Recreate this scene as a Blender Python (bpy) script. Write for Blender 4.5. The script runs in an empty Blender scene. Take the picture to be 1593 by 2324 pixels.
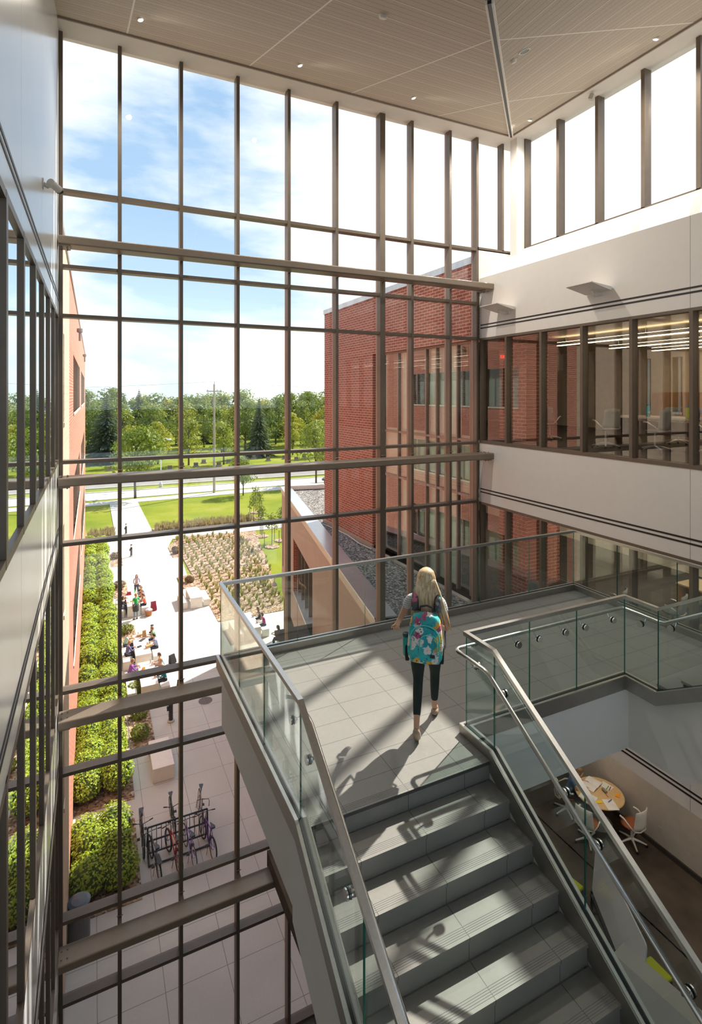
import bpy, math, random
from mathutils import Vector, Matrix, noise
S = bpy.context.scene
COL = S.collection
R = math.radians
PI = math.pi
rnd = random.Random(7)

# ------------------------------------------------------------------ camera
EYE = 14.98                      # metres above the plaza
cam_d = bpy.data.cameras.new('camera')
cam_d.sensor_fit = 'HORIZONTAL'; cam_d.sensor_width = 36
cam_d.lens = 1230 / 1593 * 36
cam_d.shift_y = -(1162 - 896) / 1593
cam_d.clip_end = 1500; cam_d.clip_start = .05
cam = bpy.data.objects.new('camera', cam_d); COL.objects.link(cam)
cam.location = (0, 0, EYE); cam.rotation_euler = (R(90), 0, -R(25.51))
S.camera = cam
# ------------------------------------------------------------------ view
S.view_settings.view_transform = 'Standard'; S.view_settings.look = 'None'
S.view_settings.gamma = 1; S.view_settings.use_curve_mapping = False
S.view_settings.exposure = 0.65
S.cycles.transparent_max_bounces = 20
S.cycles.max_bounces = 10
S.cycles.diffuse_bounces = 5
# ------------------------------------------------------------------ sun
SUN = Vector((.647, .33, .70)).normalized()
sd = bpy.data.lights.new('sun', 'SUN'); sd.energy = 6.0; sd.angle = R(.7); sd.color = (1, .93, .82)
so = bpy.data.objects.new('sun', sd); COL.objects.link(so)
so.rotation_euler = SUN.to_track_quat('Z', 'Y').to_euler(); so.location = (60, 40, 60)
# ------------------------------------------------------------------ sky
w = bpy.data.worlds.new('sky'); S.world = w; w.use_nodes = True
nt = w.node_tree; N = nt.nodes; Lk = nt.links; N.clear()
def wn(t, **k):
    n = N.new(t)
    for a, b in k.items(): setattr(n, a, b)
    return n
tc = wn('ShaderNodeTexCoord'); sx = wn('ShaderNodeSeparateXYZ'); Lk.new(tc.outputs['Generated'], sx.inputs[0])
grad = wn('ShaderNodeValToRGB'); Lk.new(sx.outputs[2], grad.inputs[0])
cr = grad.color_ramp; cr.elements[0].position = 0; cr.elements[0].color = (.60, .74, .80, 1)
cr.elements[1].position = .6; cr.elements[1].color = (.27, .43, .66, 1)
e = cr.elements.new(.12); e.color = (.52, .68, .80, 1)
e = cr.elements.new(.3); e.color = (.36, .53, .73, 1)
mp = wn('ShaderNodeMapping'); mp.inputs['Scale'].default_value = (1.5, 1.5, 4.2); mp.inputs['Rotation'].default_value = (0, R(16), R(25)); mp.inputs['Location'].default_value = (1.3, .4, .2)
Lk.new(tc.outputs['Generated'], mp.inputs[0])
nz = wn('ShaderNodeTexNoise'); nz.inputs['Scale'].default_value = 1.15; nz.inputs['Detail'].default_value = 9; nz.inputs['Roughness'].default_value = .58; nz.inputs['Distortion'].default_value = .25
Lk.new(mp.outputs[0], nz.inputs[0])
# thicker cloud towards the sun side (east of the atrium)
dt = wn('ShaderNodeVectorMath', operation='DOT_PRODUCT'); dt.inputs[1].default_value = (.86, .25, .15)
Lk.new(tc.outputs['Generated'], dt.inputs[0])
mr = wn('ShaderNodeMapRange'); mr.inputs[1].default_value = .35; mr.inputs[2].default_value = .92; mr.inputs[3].default_value = 0; mr.inputs[4].default_value = .30
Lk.new(dt.outputs['Value'], mr.inputs[0])
ad = wn('ShaderNodeMath', operation='ADD'); Lk.new(nz.outputs[0], ad.inputs[0]); Lk.new(mr.outputs[0], ad.inputs[1])
dt2 = wn('ShaderNodeVectorMath', operation='DOT_PRODUCT'); dt2.inputs[1].default_value = (-.3, .85, .43)
Lk.new(tc.outputs['Generated'], dt2.inputs[0])
mr2 = wn('ShaderNodeMapRange'); mr2.inputs[1].default_value = .84; mr2.inputs[2].default_value = 1.0; mr2.inputs[3].default_value = 0; mr2.inputs[4].default_value = .16
Lk.new(dt2.outputs['Value'], mr2.inputs[0])
ad2 = wn('ShaderNodeMath', operation='ADD'); Lk.new(ad.outputs[0], ad2.inputs[0]); Lk.new(mr2.outputs[0], ad2.inputs[1])
cl = wn('ShaderNodeValToRGB'); cl.color_ramp.elements[0].position = .49; cl.color_ramp.elements[1].position = .72
Lk.new(ad2.outputs[0], cl.inputs[0])
mx = wn('ShaderNodeMixRGB'); Lk.new(cl.outputs[0], mx.inputs[0]); Lk.new(grad.outputs[0], mx.inputs[1]); mx.inputs[2].default_value = (1.16, 1.11, 1.03, 1)
bg = wn('ShaderNodeBackground'); bg.inputs[1].default_value = 0.95; Lk.new(mx.outputs[0], bg.inputs[0])
wo = wn('ShaderNodeOutputWorld'); Lk.new(bg.outputs[0], wo.inputs[0])

# ------------------------------------------------------------------ materials
MATS = {}
class Mat:
    def __init__(s, name):
        s.m = bpy.data.materials.new(name); s.m.use_nodes = True
        s.nt = s.m.node_tree; s.N = s.nt.nodes; s.b = s.N['Principled BSDF']; MATS[name] = s.m
    def n(s, t, **k):
        x = s.N.new(t)
        for a, b in k.items(): setattr(x, a, b)
        return x
    def l(s, a, b): s.nt.links.new(a, b)
    def obj(s, scale=(1, 1, 1), rot=(0, 0, 0), world=False):
        tc = s.n('ShaderNodeTexCoord'); mp = s.n('ShaderNodeMapping')
        mp.inputs['Scale'].default_value = scale; mp.inputs['Rotation'].default_value = rot
        if world:
            g = s.n('ShaderNodeNewGeometry'); s.l(g.outputs['Position'], mp.inputs[0])
        else: s.l(tc.outputs['Object'], mp.inputs[0])
        return mp.outputs[0]
    def noise(s, vec, scale, detail=4, rough=.55):
        n = s.n('ShaderNodeTexNoise'); n.inputs['Scale'].default_value = scale
        n.inputs['Detail'].default_value = detail; n.inputs['Roughness'].default_value = rough
        s.l(vec, n.inputs[0]); return n.outputs[0]
    def ramp(s, fac, stops):
        r = s.n('ShaderNodeValToRGB'); cr = r.color_ramp
        cr.elements[0].position = stops[0][0]; cr.elements[0].color = (*stops[0][1], 1)
        cr.elements[1].position = stops[-1][0]; cr.elements[1].color = (*stops[-1][1], 1)
        for p, c in stops[1:-1]: cr.elements.new(p).color = (*c, 1)
        s.l(fac, r.inputs[0]); return r.outputs[0]
    def mix(s, fac, a, b, blend='MIX'):
        m = s.n('ShaderNodeMixRGB', blend_type=blend)
        for i, v in ((0, fac), (1, a), (2, b)):
            if isinstance(v, (int, float)): m.inputs[i].default_value = v
            elif isinstance(v, tuple): m.inputs[i].default_value = (*v, 1)
            else: s.l(v, m.inputs[i])
        return m.outputs[0]
    def math(s, op, a, b=0.):
        m = s.n('ShaderNodeMath', operation=op)
        for i, v in ((0, a), (1, b)):
            if isinstance(v, (int, float)): m.inputs[i].default_value = v
            else: s.l(v, m.inputs[i])
        return m.outputs[0]
    def sep(s, vec):
        x = s.n('ShaderNodeSeparateXYZ'); s.l(vec, x.inputs[0]); return x.outputs
    def comb(s, a, b, c=0.):
        x = s.n('ShaderNodeCombineXYZ')
        for i, v in enumerate((a, b, c)):
            if isinstance(v, (int, float)): x.inputs[i].default_value = v
            else: s.l(v, x.inputs[i])
        return x.outputs[0]
    def line(s, coord, period, width, off=0.):
        # 1 on thin lines every `period`
        a = s.math('ADD', coord, -off + 1000 * period); a = s.math('DIVIDE', a, period)
        a = s.math('FRACT', a); a = s.math('LESS_THAN', a, width / period); return a
    def col(s, c):
        if isinstance(c, tuple): s.b.inputs['Base Color'].default_value = (*c, 1)
        else: s.l(c, s.b.inputs['Base Color'])
        return s
    def rough(s, r): s.b.inputs['Roughness'].default_value = r; return s
    def metal(s, r=1.): s.b.inputs['Metallic'].default_value = r; return s
    def spec(s, r): s.b.inputs['Specular IOR Level'].default_value = r; return s
    def bump(s, h, dist=.01, st=.6):
        b = s.n('ShaderNodeBump'); b.inputs['Distance'].default_value = dist; b.inputs['Strength'].default_value = st
        s.l(h, b.inputs['Height']); s.l(b.outputs[0], s.b.inputs['Normal']); return s
def flat(name, c, r=.6, metal=0., var=.06, sc=6):
    m = Mat(name); v = m.noise(m.obj(), sc)
    lo = tuple(x * (1 - var) for x in c); hi = tuple(min(1, x * (1 + var)) for x in c)
    m.col(m.ramp(v, [(.3, lo), (.7, hi)])).rough(r)
    if metal: m.metal(metal)
    return m.m
def F(c, r=.6, metal=0.):            # flat material looked up by colour
    k = 'm_%d_%d_%d_%d_%d' % (c[0] * 255, c[1] * 255, c[2] * 255, r * 100, metal * 100)
    return MATS.get(k) or flat(k, c, r, metal)
def emit(name, c, st):
    m = Mat(name); m.b.inputs['Emission Color'].default_value = (*c, 1); m.b.inputs['Emission Strength'].default_value = st
    m.col(c); return m.m
def brick(name, cols, mortar, ax, bw=.31, bh=.098):
    m = Mat(name); g = m.obj(world=True); x = m.sep(g)
    v = m.comb(x[ax], x[2])
    b = m.n('ShaderNodeTexBrick'); b.inputs['Scale'].default_value = 1
    b.inputs['Brick Width'].default_value = bw; b.inputs['Row Height'].default_value = bh
    b.inputs['Mortar Size'].default_value = .0095; b.inputs['Mortar Smooth'].default_value = .1; b.inputs['Bias'].default_value = -.1
    b.inputs['Color1'].default_value = (*cols[0], 1); b.inputs['Color2'].default_value = (*cols[1], 1); b.inputs['Mortar'].default_value = (*mortar, 1)
    m.l(v, b.inputs[0])
    nn = m.noise(g, 3.5, 5)
    m.col(m.mix(.25, b.outputs[0], m.ramp(nn, [(.3, (.45, .4, .38)), (.7, (1, 1, 1))]), 'MULTIPLY')).rough(.85)
    m.bump(b.outputs['Fac'], -.004); return m.m
def glass(name, tint, refl, rough=0.0, ior=1.5):
    m = Mat(name); N = m.N; N.remove(m.b)
    t = m.n('ShaderNodeBsdfTransparent'); t.inputs[0].default_value = (*tint, 1)
    g = m.n('ShaderNodeBsdfGlossy'); g.inputs['Roughness'].default_value = rough; g.inputs[0].default_value = (.95, .97, 1, 1)
    f = m.n('ShaderNodeFresnel'); f.inputs[0].default_value = ior
    # fresnel counted from both sides of a thin pane
    geo = m.n('ShaderNodeNewGeometry')
    k = m.math('MULTIPLY', f.outputs[0], refl); k = m.math('MINIMUM', k, 1.)
    inv = m.math('SUBTRACT', 1., geo.outputs['Backfacing'])
    lw = m.n('ShaderNodeLayerWeight'); lw.inputs[0].default_value = .5
    fz = m.math('POWER', lw.outputs['Facing'], 5.); fz = m.math('MULTIPLY', fz, .96); fz = m.math('ADD', fz, .042); fz = m.math('MULTIPLY', fz, refl); fz = m.math('MINIMUM', fz, 1.)
    x = m.n('ShaderNodeMixShader'); m.l(fz, x.inputs[0]); m.l(t.outputs[0], x.inputs[1]); m.l(g.outputs[0], x.inputs[2])
    m.l(x.outputs[0], m.N['Material Output'].inputs[0]); return m.m

WHITE = flat('white_paint', (.78, .745, .70), .5, var=.015)
WHITE2 = flat('white_paint_satin', (.70, .71, .72), .22, var=.02, sc=1)
SOFFIT = flat('soffit_paint', (.76, .72, .66), .6, var=.015)
BRONZE = flat('bronze_aluminium', (.15, .115, .086), .42, .2, .06)
BRONZE2 = flat('bronze_aluminium_warm', (.30, .20, .155), .42, .2, .06)
BEAM = flat('bronze_beam', (.23, .18, .135), .38, .2, .05)
STEEL = flat('brushed_stainless', (.62, .60, .57), .28, 1., .06, 30)
STEEL2 = flat('satin_stainless_fascia', (.40, .375, .345), .38, .85, .06, 8)
CHROME = flat('polished_stainless', (.82, .80, .77), .12, 1., .03)
BLACKM = F((.012, .012, .013), .5)
GLASS = glass('window_glass', (.955, .975, .975), 1.7)
GLASSI = glass('interior_window_glass', (.90, .90, .87), 2.6)
GLASSX = glass('tinted_window_glass', (.70, .80, .76), 3.0)
GUARD = glass('guard_glass', (.90, .955, .94), 1.3)
m = Mat('glass_edge'); m.col((.012, .15, .11)).rough(.1); EDGE = m.m
BRX = brick('red_brick_east', ((.37, .098, .055), (.29, .07, .042)), (.60, .44, .34), 1)
BRXX = brick('red_brick_north', ((.37, .098, .055), (.29, .07, .042)), (.60, .44, .34), 0)
BRL = brick('orange_red_brick', ((.52, .15, .09), (.44, .115, .07)), (.66, .5, .4), 1)
BRT = brick('cream_block', ((.62, .50, .38), (.57, .45, .34)), (.5, .41, .31), 1, .5, .2)
# cladding: thin horizontal reveals
m = Mat('ribbed_tan_cladding'); g = m.obj(world=True); x = m.sep(g)
ln = m.line(x[2], .075, .012); m.col(m.mix(ln, m.ramp(m.noise(g, 1.2), [(.3, (.33, .225, .165)), (.7, (.37, .255, .19))]), (.58, .45, .34))).rough(.6); m.bump(ln, -.004); CLAD = m.m
def joints(name, base, jc, px_, py_, ox=0., oy=0., wd=.012, sc=1.2, var=.1, rough=.8, spec=.3, world=True, fine=25, rot=0.):
    m = Mat(name); g = m.obj(world=world, rot=(0, 0, rot)); x = m.sep(g)
    a = m.line(x[0], px_, wd, ox); b = m.line(x[1], py_, wd, oy); ln = m.math('MAXIMUM', a, b)
    lo = tuple(c * (1 - var) for c in base); hi = tuple(min(1, c * (1 + var)) for c in base)
    c1 = m.ramp(m.noise(g, sc, 6), [(.3, lo), (.7, hi)])
    c1 = m.mix(.15, c1, m.ramp(m.noise(g, fine, 3), [(.35, (.7, .7, .7)), (.65, (1, 1, 1))]), 'MULTIPLY')
    m.col(m.mix(ln, c1, jc)).rough(rough).spec(spec); return m.m
PAVE = joints('plaza_concrete', (.58, .57, .53), (.28, .26, .22), 1.55, 1.55, .1, .3, .018, .35, .10)
WALK = joints('walk_concrete', (.56, .53, .49), (.45, .42, .38), 1.9, 1.9, .2, .1, .02, .3, .06)
TILE = joints('porcelain_floor_tile', (.235, .226, .21), (.07, .068, .065), .612, .305, 2.555, 4.157, .0055, 1.5, .05, .45, .32)
TREAD = joints('porcelain_tread_tile', (.235, .226, .21), (.07, .068, .065), .622, 50, 2.556, 20, .0055, 1.5, .05, .45, .32)
m = Mat('asphalt'); g = m.obj(world=True); m.col(m.ramp(m.noise(g, .6, 8), [(.3, (.20, .185, .17)), (.7, (.27, .25, .235))])).rough(.9); ASPH = m.m
m = Mat('lawn'); g = m.obj(world=True)
c1 = m.ramp(m.noise(g, .12, 3), [(.35, (.165, .215, .018)), (.55, (.25, .28, .026)), (.7, (.34, .32, .08))])
m.col(m.mix(.45, c1, m.ramp(m.noise(g, 6, 5, .7), [(.3, (.45, .5, .4)), (.65, (1, 1, 1))]), 'MULTIPLY')).rough(.9).spec(.1); m.bump(m.noise(g, 20, 3), .05); LAWN = m.m
m = Mat('wood_mulch'); g = m.obj(world=True)
vo = m.n('ShaderNodeTexVoronoi'); vo.inputs['Scale'].default_value = 11; m.l(g, vo.inputs[0])
c1 = m.ramp(m.sep(vo.outputs['Color'])[0], [(0, (.14, .075, .045)), (.5, (.40, .27, .175)), (.85, (.55, .40, .28)), (1, (.74, .62, .5))])
m.col(m.mix(.35, c1, m.ramp(m.noise(g, 1.1, 4), [(.3, (.55, .5, .45)), (.7, (1, 1, 1))]), 'MULTIPLY')).rough(.95).spec(.1); m.bump(vo.outputs[0], .03, .9); MULCH = m.m
m = Mat('roof_gravel'); g = m.obj(world=True)
vo = m.n('ShaderNodeTexVoronoi'); vo.inputs['Scale'].default_value = 17; m.l(g, vo.inputs[0])
c1 = m.ramp(m.sep(vo.outputs['Color'])[1], [(0, (.16, .15, .15)), (.45, (.36, .34, .32)), (.75, (.52, .48, .43)), (1, (.78, .74, .68))])
c2 = m.ramp(vo.outputs['Distance'], [(0, (1, 1, 1)), (.45, (.75, .75, .75)), (.7, (.22, .22, .22))])
m.col(m.mix(1, c1, c2, 'MULTIPLY')).rough(.9).spec(.1); m.bump(vo.outputs[0], -.03, .9); GRAV = m.m
def ceil_mat(name, ax, cross, p, off):
    m = Mat(name); g = m.obj(world=True); x = m.sep(g)
    sl = m.math('MULTIPLY', x[ax], 1.055)
    dark = m.line(sl, .155, .007); wl = m.line(sl, .62, .012, .03); cw = m.line(x[cross], p, .028, off)
    st = m.comb(m.math('MULTIPLY', x[ax], 9.), m.math('MULTIPLY', x[cross], 9.)) 
    gr = m.noise(st, 6, 6, .75)
    c = m.ramp(gr, [(.35, (.44, .365, .29)), (.65, (.60, .51, .42))])
    c = m.mix(dark, c, (.16, .11, .08)); wh = m.math('MAXIMUM', wl, cw); m.col(m.mix(wh, c, (.80, .76, .70))).rough(.7); return m.m
CEILA = ceil_mat('ceiling_wood_fibre_a', 1, 0, 2.47, .61)
CEILB = ceil_mat('ceiling_wood_fibre_b', 0, 1, 2.55, 1.48)
CARPET = flat('brown_carpet', (.075, .056, .042), .95, var=.35, sc=1.6)
CARPETM = flat('dark_office_carpet', (.06, .045, .037), .95, var=.3, sc=2.5)
def wood(name, a, b):
    m = Mat(name); g = m.obj((1, 1, .12)); m.col(m.ramp(m.noise(g, 14, 5, .6), [(.3, a), (.7, b)])).rough(.45); return m.m
OAK = wood('oak_veneer', (.40, .19, .065), (.50, .25, .09))
BIRCH = wood('birch_laminate', (.62, .42, .20), (.70, .48, .25))
WALN = wood('walnut_laminate', (.07, .035, .022), (.10, .05, .03))
def leaf(name, a, b, c):
    m = Mat(name); oi = m.n('ShaderNodeObjectInfo'); g = m.obj(world=True)
    f = m.noise(g, .9, 3); ri = m.math('MULTIPLY', oi.outputs['Random'], .5); f2 = m.math('MULTIPLY', f, .8); f = m.math('ADD', ri, f2)
    c1 = m.ramp(f, [(.25, a), (.55, b), (.9, c)])
    f3 = m.noise(g, 9, 2, .8)
    m.col(m.mix(.5, c1, m.ramp(f3, [(.35, (.42, .45, .4)), (.62, (1.0, 1.0, 1.0))]), 'MULTIPLY')).rough(.55).spec(.25)
    t = m.n('ShaderNodeBsdfTranslucent'); m.l(m.mix(.3, c1, (.5, .6, .02)), t.inputs[0])
    x = m.n('ShaderNodeMixShader'); x.inputs[0].default_value = .28; m.l(m.b.outputs[0], x.inputs[1]); m.l(t.outputs[0], x.inputs[2]); m.l(x.outputs[0], m.N['Material Output'].inputs[0])
    return m.m
LF1 = leaf('tree_leaves_green', (.12, .19, .03), (.21, .275, .04), (.38, .37, .06))
LF2 = leaf('tree_leaves_yellowing', (.30, .34, .05), (.48, .44, .06), (.70, .52, .07))
LF3 = leaf('tree_leaves_deep', (.08, .135, .028), (.14, .20, .036), (.25, .28, .05))
NDL = leaf('spruce_needles', (.06, .10, .07), (.09, .135, .09), (.15, .19, .11))
HDG = leaf('hedge_leaves', (.26, .36, .025), (.40, .52, .04), (.55, .64, .09))
GRS = leaf('ornamental_grass', (.20, .23, .06), (.30, .30, .10), (.42, .34, .16))
GRT = leaf('seedhead_grass', (.33, .25, .15), (.42, .32, .20), (.50, .39, .26))
RED = leaf('dark_red_leaves', (.11, .05, .035), (.16, .08, .05), (.2, .12, .06))
BARK = flat('bark', (.10, .075, .055), .9, var=.3, sc=4)
SKIN = flat('skin', (.60, .34, .22), .5, var=.05)
SKIN2 = flat('skin_tanned', (.50, .27, .17), .5, var=.05)
CONC = flat('precast_concrete', (.78, .745, .68), .6, var=.03)
LIME = flat('limestone', (.62, .55, .44), .7, var=.06)
# ------------------------------------------------------------------ mesh helpers
class MB:
    def __init__(s): s.v = []; s.f = []; s.mi = []; s.cur = 0
    def add(s, vs, fs):
        o = len(s.v); s.v += [tuple(v) for v in vs]; s.f += [tuple(i + o for i in f) for f in fs]; s.mi += [s.cur] * len(fs); return s
    def box(s, a, b):
        x0, y0, z0 = [min(a[i], b[i]) for i in range(3)]; x1, y1, z1 = [max(a[i], b[i]) for i in range(3)]
        return s.add([(x0, y0, z0), (x1, y0, z0), (x1, y1, z0), (x0, y1, z0), (x0, y0, z1), (x1, y0, z1), (x1, y1, z1), (x0, y1, z1)],
                     [(0, 3, 2, 1), (4, 5, 6, 7), (0, 1, 5, 4), (1, 2, 6, 5), (2, 3, 7, 6), (3, 0, 4, 7)])
    def obox(s, c, sx, sy, sz, rz=0., rx=0.):        # centred box, rotated
        M = Matrix.Translation(c) @ Matrix.Rotation(rz, 4, 'Z') @ Matrix.Rotation(rx, 4, 'X')
        vs = [M @ Vector((i * sx / 2, j * sy / 2, k * sz / 2)) for k in (-1, 1) for j in (-1, 1) for i in (-1, 1)]
        return s.add(vs, [(0, 2, 3, 1), (4, 5, 7, 6), (0, 1, 5, 4), (1, 3, 7, 5), (3, 2, 6, 7), (2, 0, 4, 6)])
    def quad(s, *p): return s.add(p, [tuple(range(len(p)))])
    def prism(s, poly, z0, z1):                      # poly ccw in plan
        n = len(poly); vs = [(x, y, z0) for x, y in poly] + [(x, y, z1) for x, y in poly]
        fs = [tuple(reversed(range(n))), tuple(range(n, 2 * n))] + [(i, (i + 1) % n, n + (i + 1) % n, n + i) for i in range(n)]
        return s.add(vs, fs)
    def sweep(s, pts, w, h, up=Vector((0, 0, 1)), oz=0.):   # rectangular bar along a path, mitred
        pts = [Vector(p) for p in pts]; rings = []
        for i, p in enumerate(pts):
            a = (p - pts[i - 1]).normalized() if i else None; b = (pts[i + 1] - p).normalized() if i < len(pts) - 1 else None
            ds = [d for d in (a, b) if d is not None]
            sides = [Vector((d.y, -d.x, 0)).normalized() for d in ds]
            sd = sum(sides, Vector()); sd.normalize(); k = 1 / max(.4, sd.dot(sides[0]))
            # keep vertical faces vertical
            vz = 1.
            rings.append([p + sd * (w / 2 * k * sg) + Vector((0, 0, oz + t * vz)) for sg, t in ((-1, 0), (1, 0), (1, h), (-1, h))])
        o = []
        for r in rings: o += r
        fs = []
        for i in range(len(rings) - 1):
            a = i * 4; b = a + 4
            for j in range(4): k = (j + 1) % 4; fs.append((a + j, b + j, b + k, a + k))
        fs.append((0, 1, 2, 3)); e = (len(rings) - 1) * 4; fs.append((e + 3, e + 2, e + 1, e))
        return s.add(o, fs)
    def tube(s, pts, r, n=8, cap=True):
        pts = [Vector(p) for p in pts]; rs = r if isinstance(r, (list, tuple)) else [r] * len(pts)
        vs = []; prev = None
        for i, p in enumerate(pts):
            d = (pts[min(i + 1, len(pts) - 1)] - pts[max(i - 1, 0)]).normalized()
            if prev is None: a = d.orthogonal().normalized()
            else: a = (prev - d * prev.dot(d)).normalized()
            prev = a; b = d.cross(a)
            vs += [p + (a * math.cos(t * 2 * PI / n) + b * math.sin(t * 2 * PI / n)) * rs[i] for t in range(n)]
        fs = [(i * n + j, i * n + (j + 1) % n, (i + 1) * n + (j + 1) % n, (i + 1) * n + j) for i in range(len(pts) - 1) for j in range(n)]
        if cap: fs += [tuple(reversed(range(n))), tuple(range((len(pts) - 1) * n, len(pts) * n))]
        return s.add(vs, fs)
    def cyl(s, c, r, h, n=16, r2=None): return s.tube([c, (c[0], c[1], c[2] + h)], [r, r if r2 is None else r2], n)
    def lathe(s, prof, n=16, c=(0, 0, 0)):
        vs = [(c[0] + r * math.cos(2 * PI * j / n), c[1] + r * math.sin(2 * PI * j / n), c[2] + z) for r, z in prof for j in range(n)]
        fs = [(i * n + j, i * n + (j + 1) % n, (i + 1) * n + (j + 1) % n, (i + 1) * n + j) for i in range(len(prof) - 1) for j in range(n)]
        fs += [tuple(reversed(range(n))), tuple(range((len(prof) - 1) * n, len(prof) * n))]
        return s.add(vs, fs)
    def ell(s, c, rx, ry, rz, n=12, m=8, fn=None):
        vs = []; fs = []
        for i in range(m + 1):
            t = PI * i / m
            for j in range(n):
                a = 2 * PI * j / n; p = Vector((math.sin(t) * math.cos(a) * rx, math.sin(t) * math.sin(a) * ry, math.cos(t) * rz))
                if fn: p = fn(p)
                vs.append(p + Vector(c))
        for i in range(m):
            for j in range(n): fs.append((i * n + j, (i + 1) * n + j, (i + 1) * n + (j + 1) % n, i * n + (j + 1) % n))
        return s.add(vs, fs)
    def mesh(s, me): 
        o = len(s.v); s.v += [tuple(v.co) for v in me.vertices]; s.f += [tuple(i + o for i in p.vertices) for p in me.polygons]; s.mi += [s.cur] * len(me.polygons); return s
    def build(s, name, mat, parent=None, smooth=False, world=True, bevel=0.):
        me = bpy.data.meshes.new(name); vs = s.v
        if parent is not None and world:
            r = parent
            while r.parent is not None: r = r.parent
            o = r.location; vs = [(v[0] - o[0], v[1] - o[1], v[2] - o[2]) for v in vs]
        me.from_pydata(vs, [], s.f)
        for mm in (mat if isinstance(mat, (list, tuple)) else [mat]): me.materials.append(mm)
        if any(s.mi): me.polygons.foreach_set('material_index', s.mi)
        if smooth: me.polygons.foreach_set('use_smooth', [True] * len(me.polygons))
        me.update(); ob = bpy.data.objects.new(name, me); COL.objects.link(ob)
        if parent is not None: ob.parent = parent
        if bevel:
            b = ob.modifiers.new('b', 'BEVEL'); b.width = bevel; b.segments = 2; b.limit_method = 'ANGLE'
        return ob
def tag(o, label=None, cat=None, group=None, kind=None):
    if label: o['label'] = label
    if cat: o['category'] = cat
    if group: o['group'] = group
    if kind: o['kind'] = kind
    return o
def thing(name, loc, label, cat, rz=0., group=None, kind=None):
    o = bpy.data.objects.new(name, None); COL.objects.link(o); o.location = loc; o.rotation_euler = (0, 0, rz); o.empty_display_size = .2
    return tag(o, label, cat, group, kind)
def dup(o, loc=None, rz=None, label=None, group=None, parent=None):
    c = o.copy(); COL.objects.link(c)
    if parent is not None: c.parent = parent
    if loc is not None: c.location = loc
    if rz is not None: c.rotation_euler = (0, 0, rz)
    if label: c['label'] = label
    if group: c['group'] = group
    for ch in list(o.children): dup(ch, parent=c)
    return c
def struct(o): return tag(o, kind='structure')

# ================================================================== STRUCTURE
L4, L3, L2, L1 = 13.71, 9.14, 4.57, 0.
CEIL = EYE + 7.19
FL = 4.57
HEAD = [EYE + 1.57, EYE - 2.97, EYE - 7.53, EYE - 12.10]
SILL = [EYE - 1.34, EYE - 5.90, EYE - 10.46, EYE - 15.0]
# ---- ground
def slab(name, poly, z, mat, th=.2):
    b = MB(); b.prism(poly, z - th, z); return struct(b.build(name, mat))
slab('ground', [(-150, 12.3), (260, 12.3), (260, 420), (-150, 420)], -.06, LAWN, .5)
slab('plaza_paving', [(-.75, 12.2), (10.9, 12.2), (10.9, 36), (7.5, 36), (7.5, 39.2), (7.5, 43.3), (6.13, 43.3), (6.2, 46.2), (7.1, 46.5), (7.4, 52.0), (6.65, 52.0), (6.65, 55.7), (7.7, 59.7), (5.7, 60.9), (-.75, 60.9)], -.01, PAVE)
slab('plaza_paving_east', [(10.9, 12.2), (13, 12.2), (13, 36), (10.9, 36)], -.012, PAVE)
slab('main_walk', [(2.2, 60.9), (6.0, 60.9), (5.73, 81.2), (2.14, 81.2)], -.005, WALK)
slab('cross_walk', [(5.9, 60.9), (6.4, 58.9), (60, 57.4), (60, 58.9)], -.004, WALK)
slab('sidewalk', [(-60, 81.1), (-.8, 81.1), (26, 82.0), (160, 86.5), (160, 89.5), (26, 85.0), (-.8, 83.6), (-60, 83.2)], -.004, WALK)
slab('cycle_path', [(-60, 84.4), (-.8, 85.0), (35, 86.0), (160, 91), (160, 96), (37, 90.8), (-.9, 91.2), (-60, 91.2)], 0, WALK)
slab('road', [(-60, 96.2), (0, 95.8), (39, 94.6), (200, 92.5), (200, 108), (46, 110.4), (0, 109), (-60, 109)], -.004, ASPH)
for k in range(12):
    b = MB(); x = -12 + k * 9; y = 102.4 + (x / 46) * .2
    b.quad((x, y, .005), (x + 3.6, y, .005), (x + 3.6, y + .16, .005), (x, y + .16, .005))
    tag(b.build('lane_marking', F((.8, .8, .76))), 'white lane dash painted on the asphalt road', 'road marking', 'lane dashes on the road')
for nm, pts in (('curb_stone', [(-60, 95.9, 0), (0, 95.5, 0), (39, 94.3, 0), (160, 92.4, 0)]), ('curb_stone', [(-60, 91.5, 0), (-.9, 91.4, 0), (37, 91.0, 0), (160, 96, 0)])):
    b = MB(); b.sweep(pts, .3, .12); tag(b.build(nm, LIME), 'pale kerb along the %s' % ('near edge of the road' if pts[0][1] > 95 else 'far edge of the cycle path'), 'kerb')
# mulch beds
slab('mulch_field', [(7.5, 36.05), (12, 36.05), (12.3, 37), (16.2, 58.4), (7.9, 59.5), (7.5, 52)], .015, MULCH)
slab('mulch_notch_bed', [(6.2, 43.4), (7.55, 43.2), (7.55, 46.6), (6.3, 46.2)], .02, MULCH)
slab('mulch_notch_bed', [(6.68, 52.0), (7.55, 52.0), (8.0, 59.4), (6.7, 55.6)], .018, MULCH)
slab('mulch_border_bed', [(6.2, 61.1), (60, 59.2), (60, 61.0), (17.5, 61.6), (17, 64.1), (6.0, 64.4)], .015, MULCH)
slab('mulch_border_bed', [(-.7, 61.1), (2.2, 61.1), (2.2, 64.2), (-.7, 64.4)], .015, MULCH)
for y0, y1, xr in ((17.2, 20.6, 1.35), (21.6, 31.6, 1.42), (31.9, 40.9, 1.45), (41.2, 49.4, 1.4), (50.1, 59.6, 1.3)):
    slab('mulch_hedge_bed', [(-.6, y0), (xr, y0), (xr, y1), (-.6, y1)], .015, MULCH)
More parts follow.
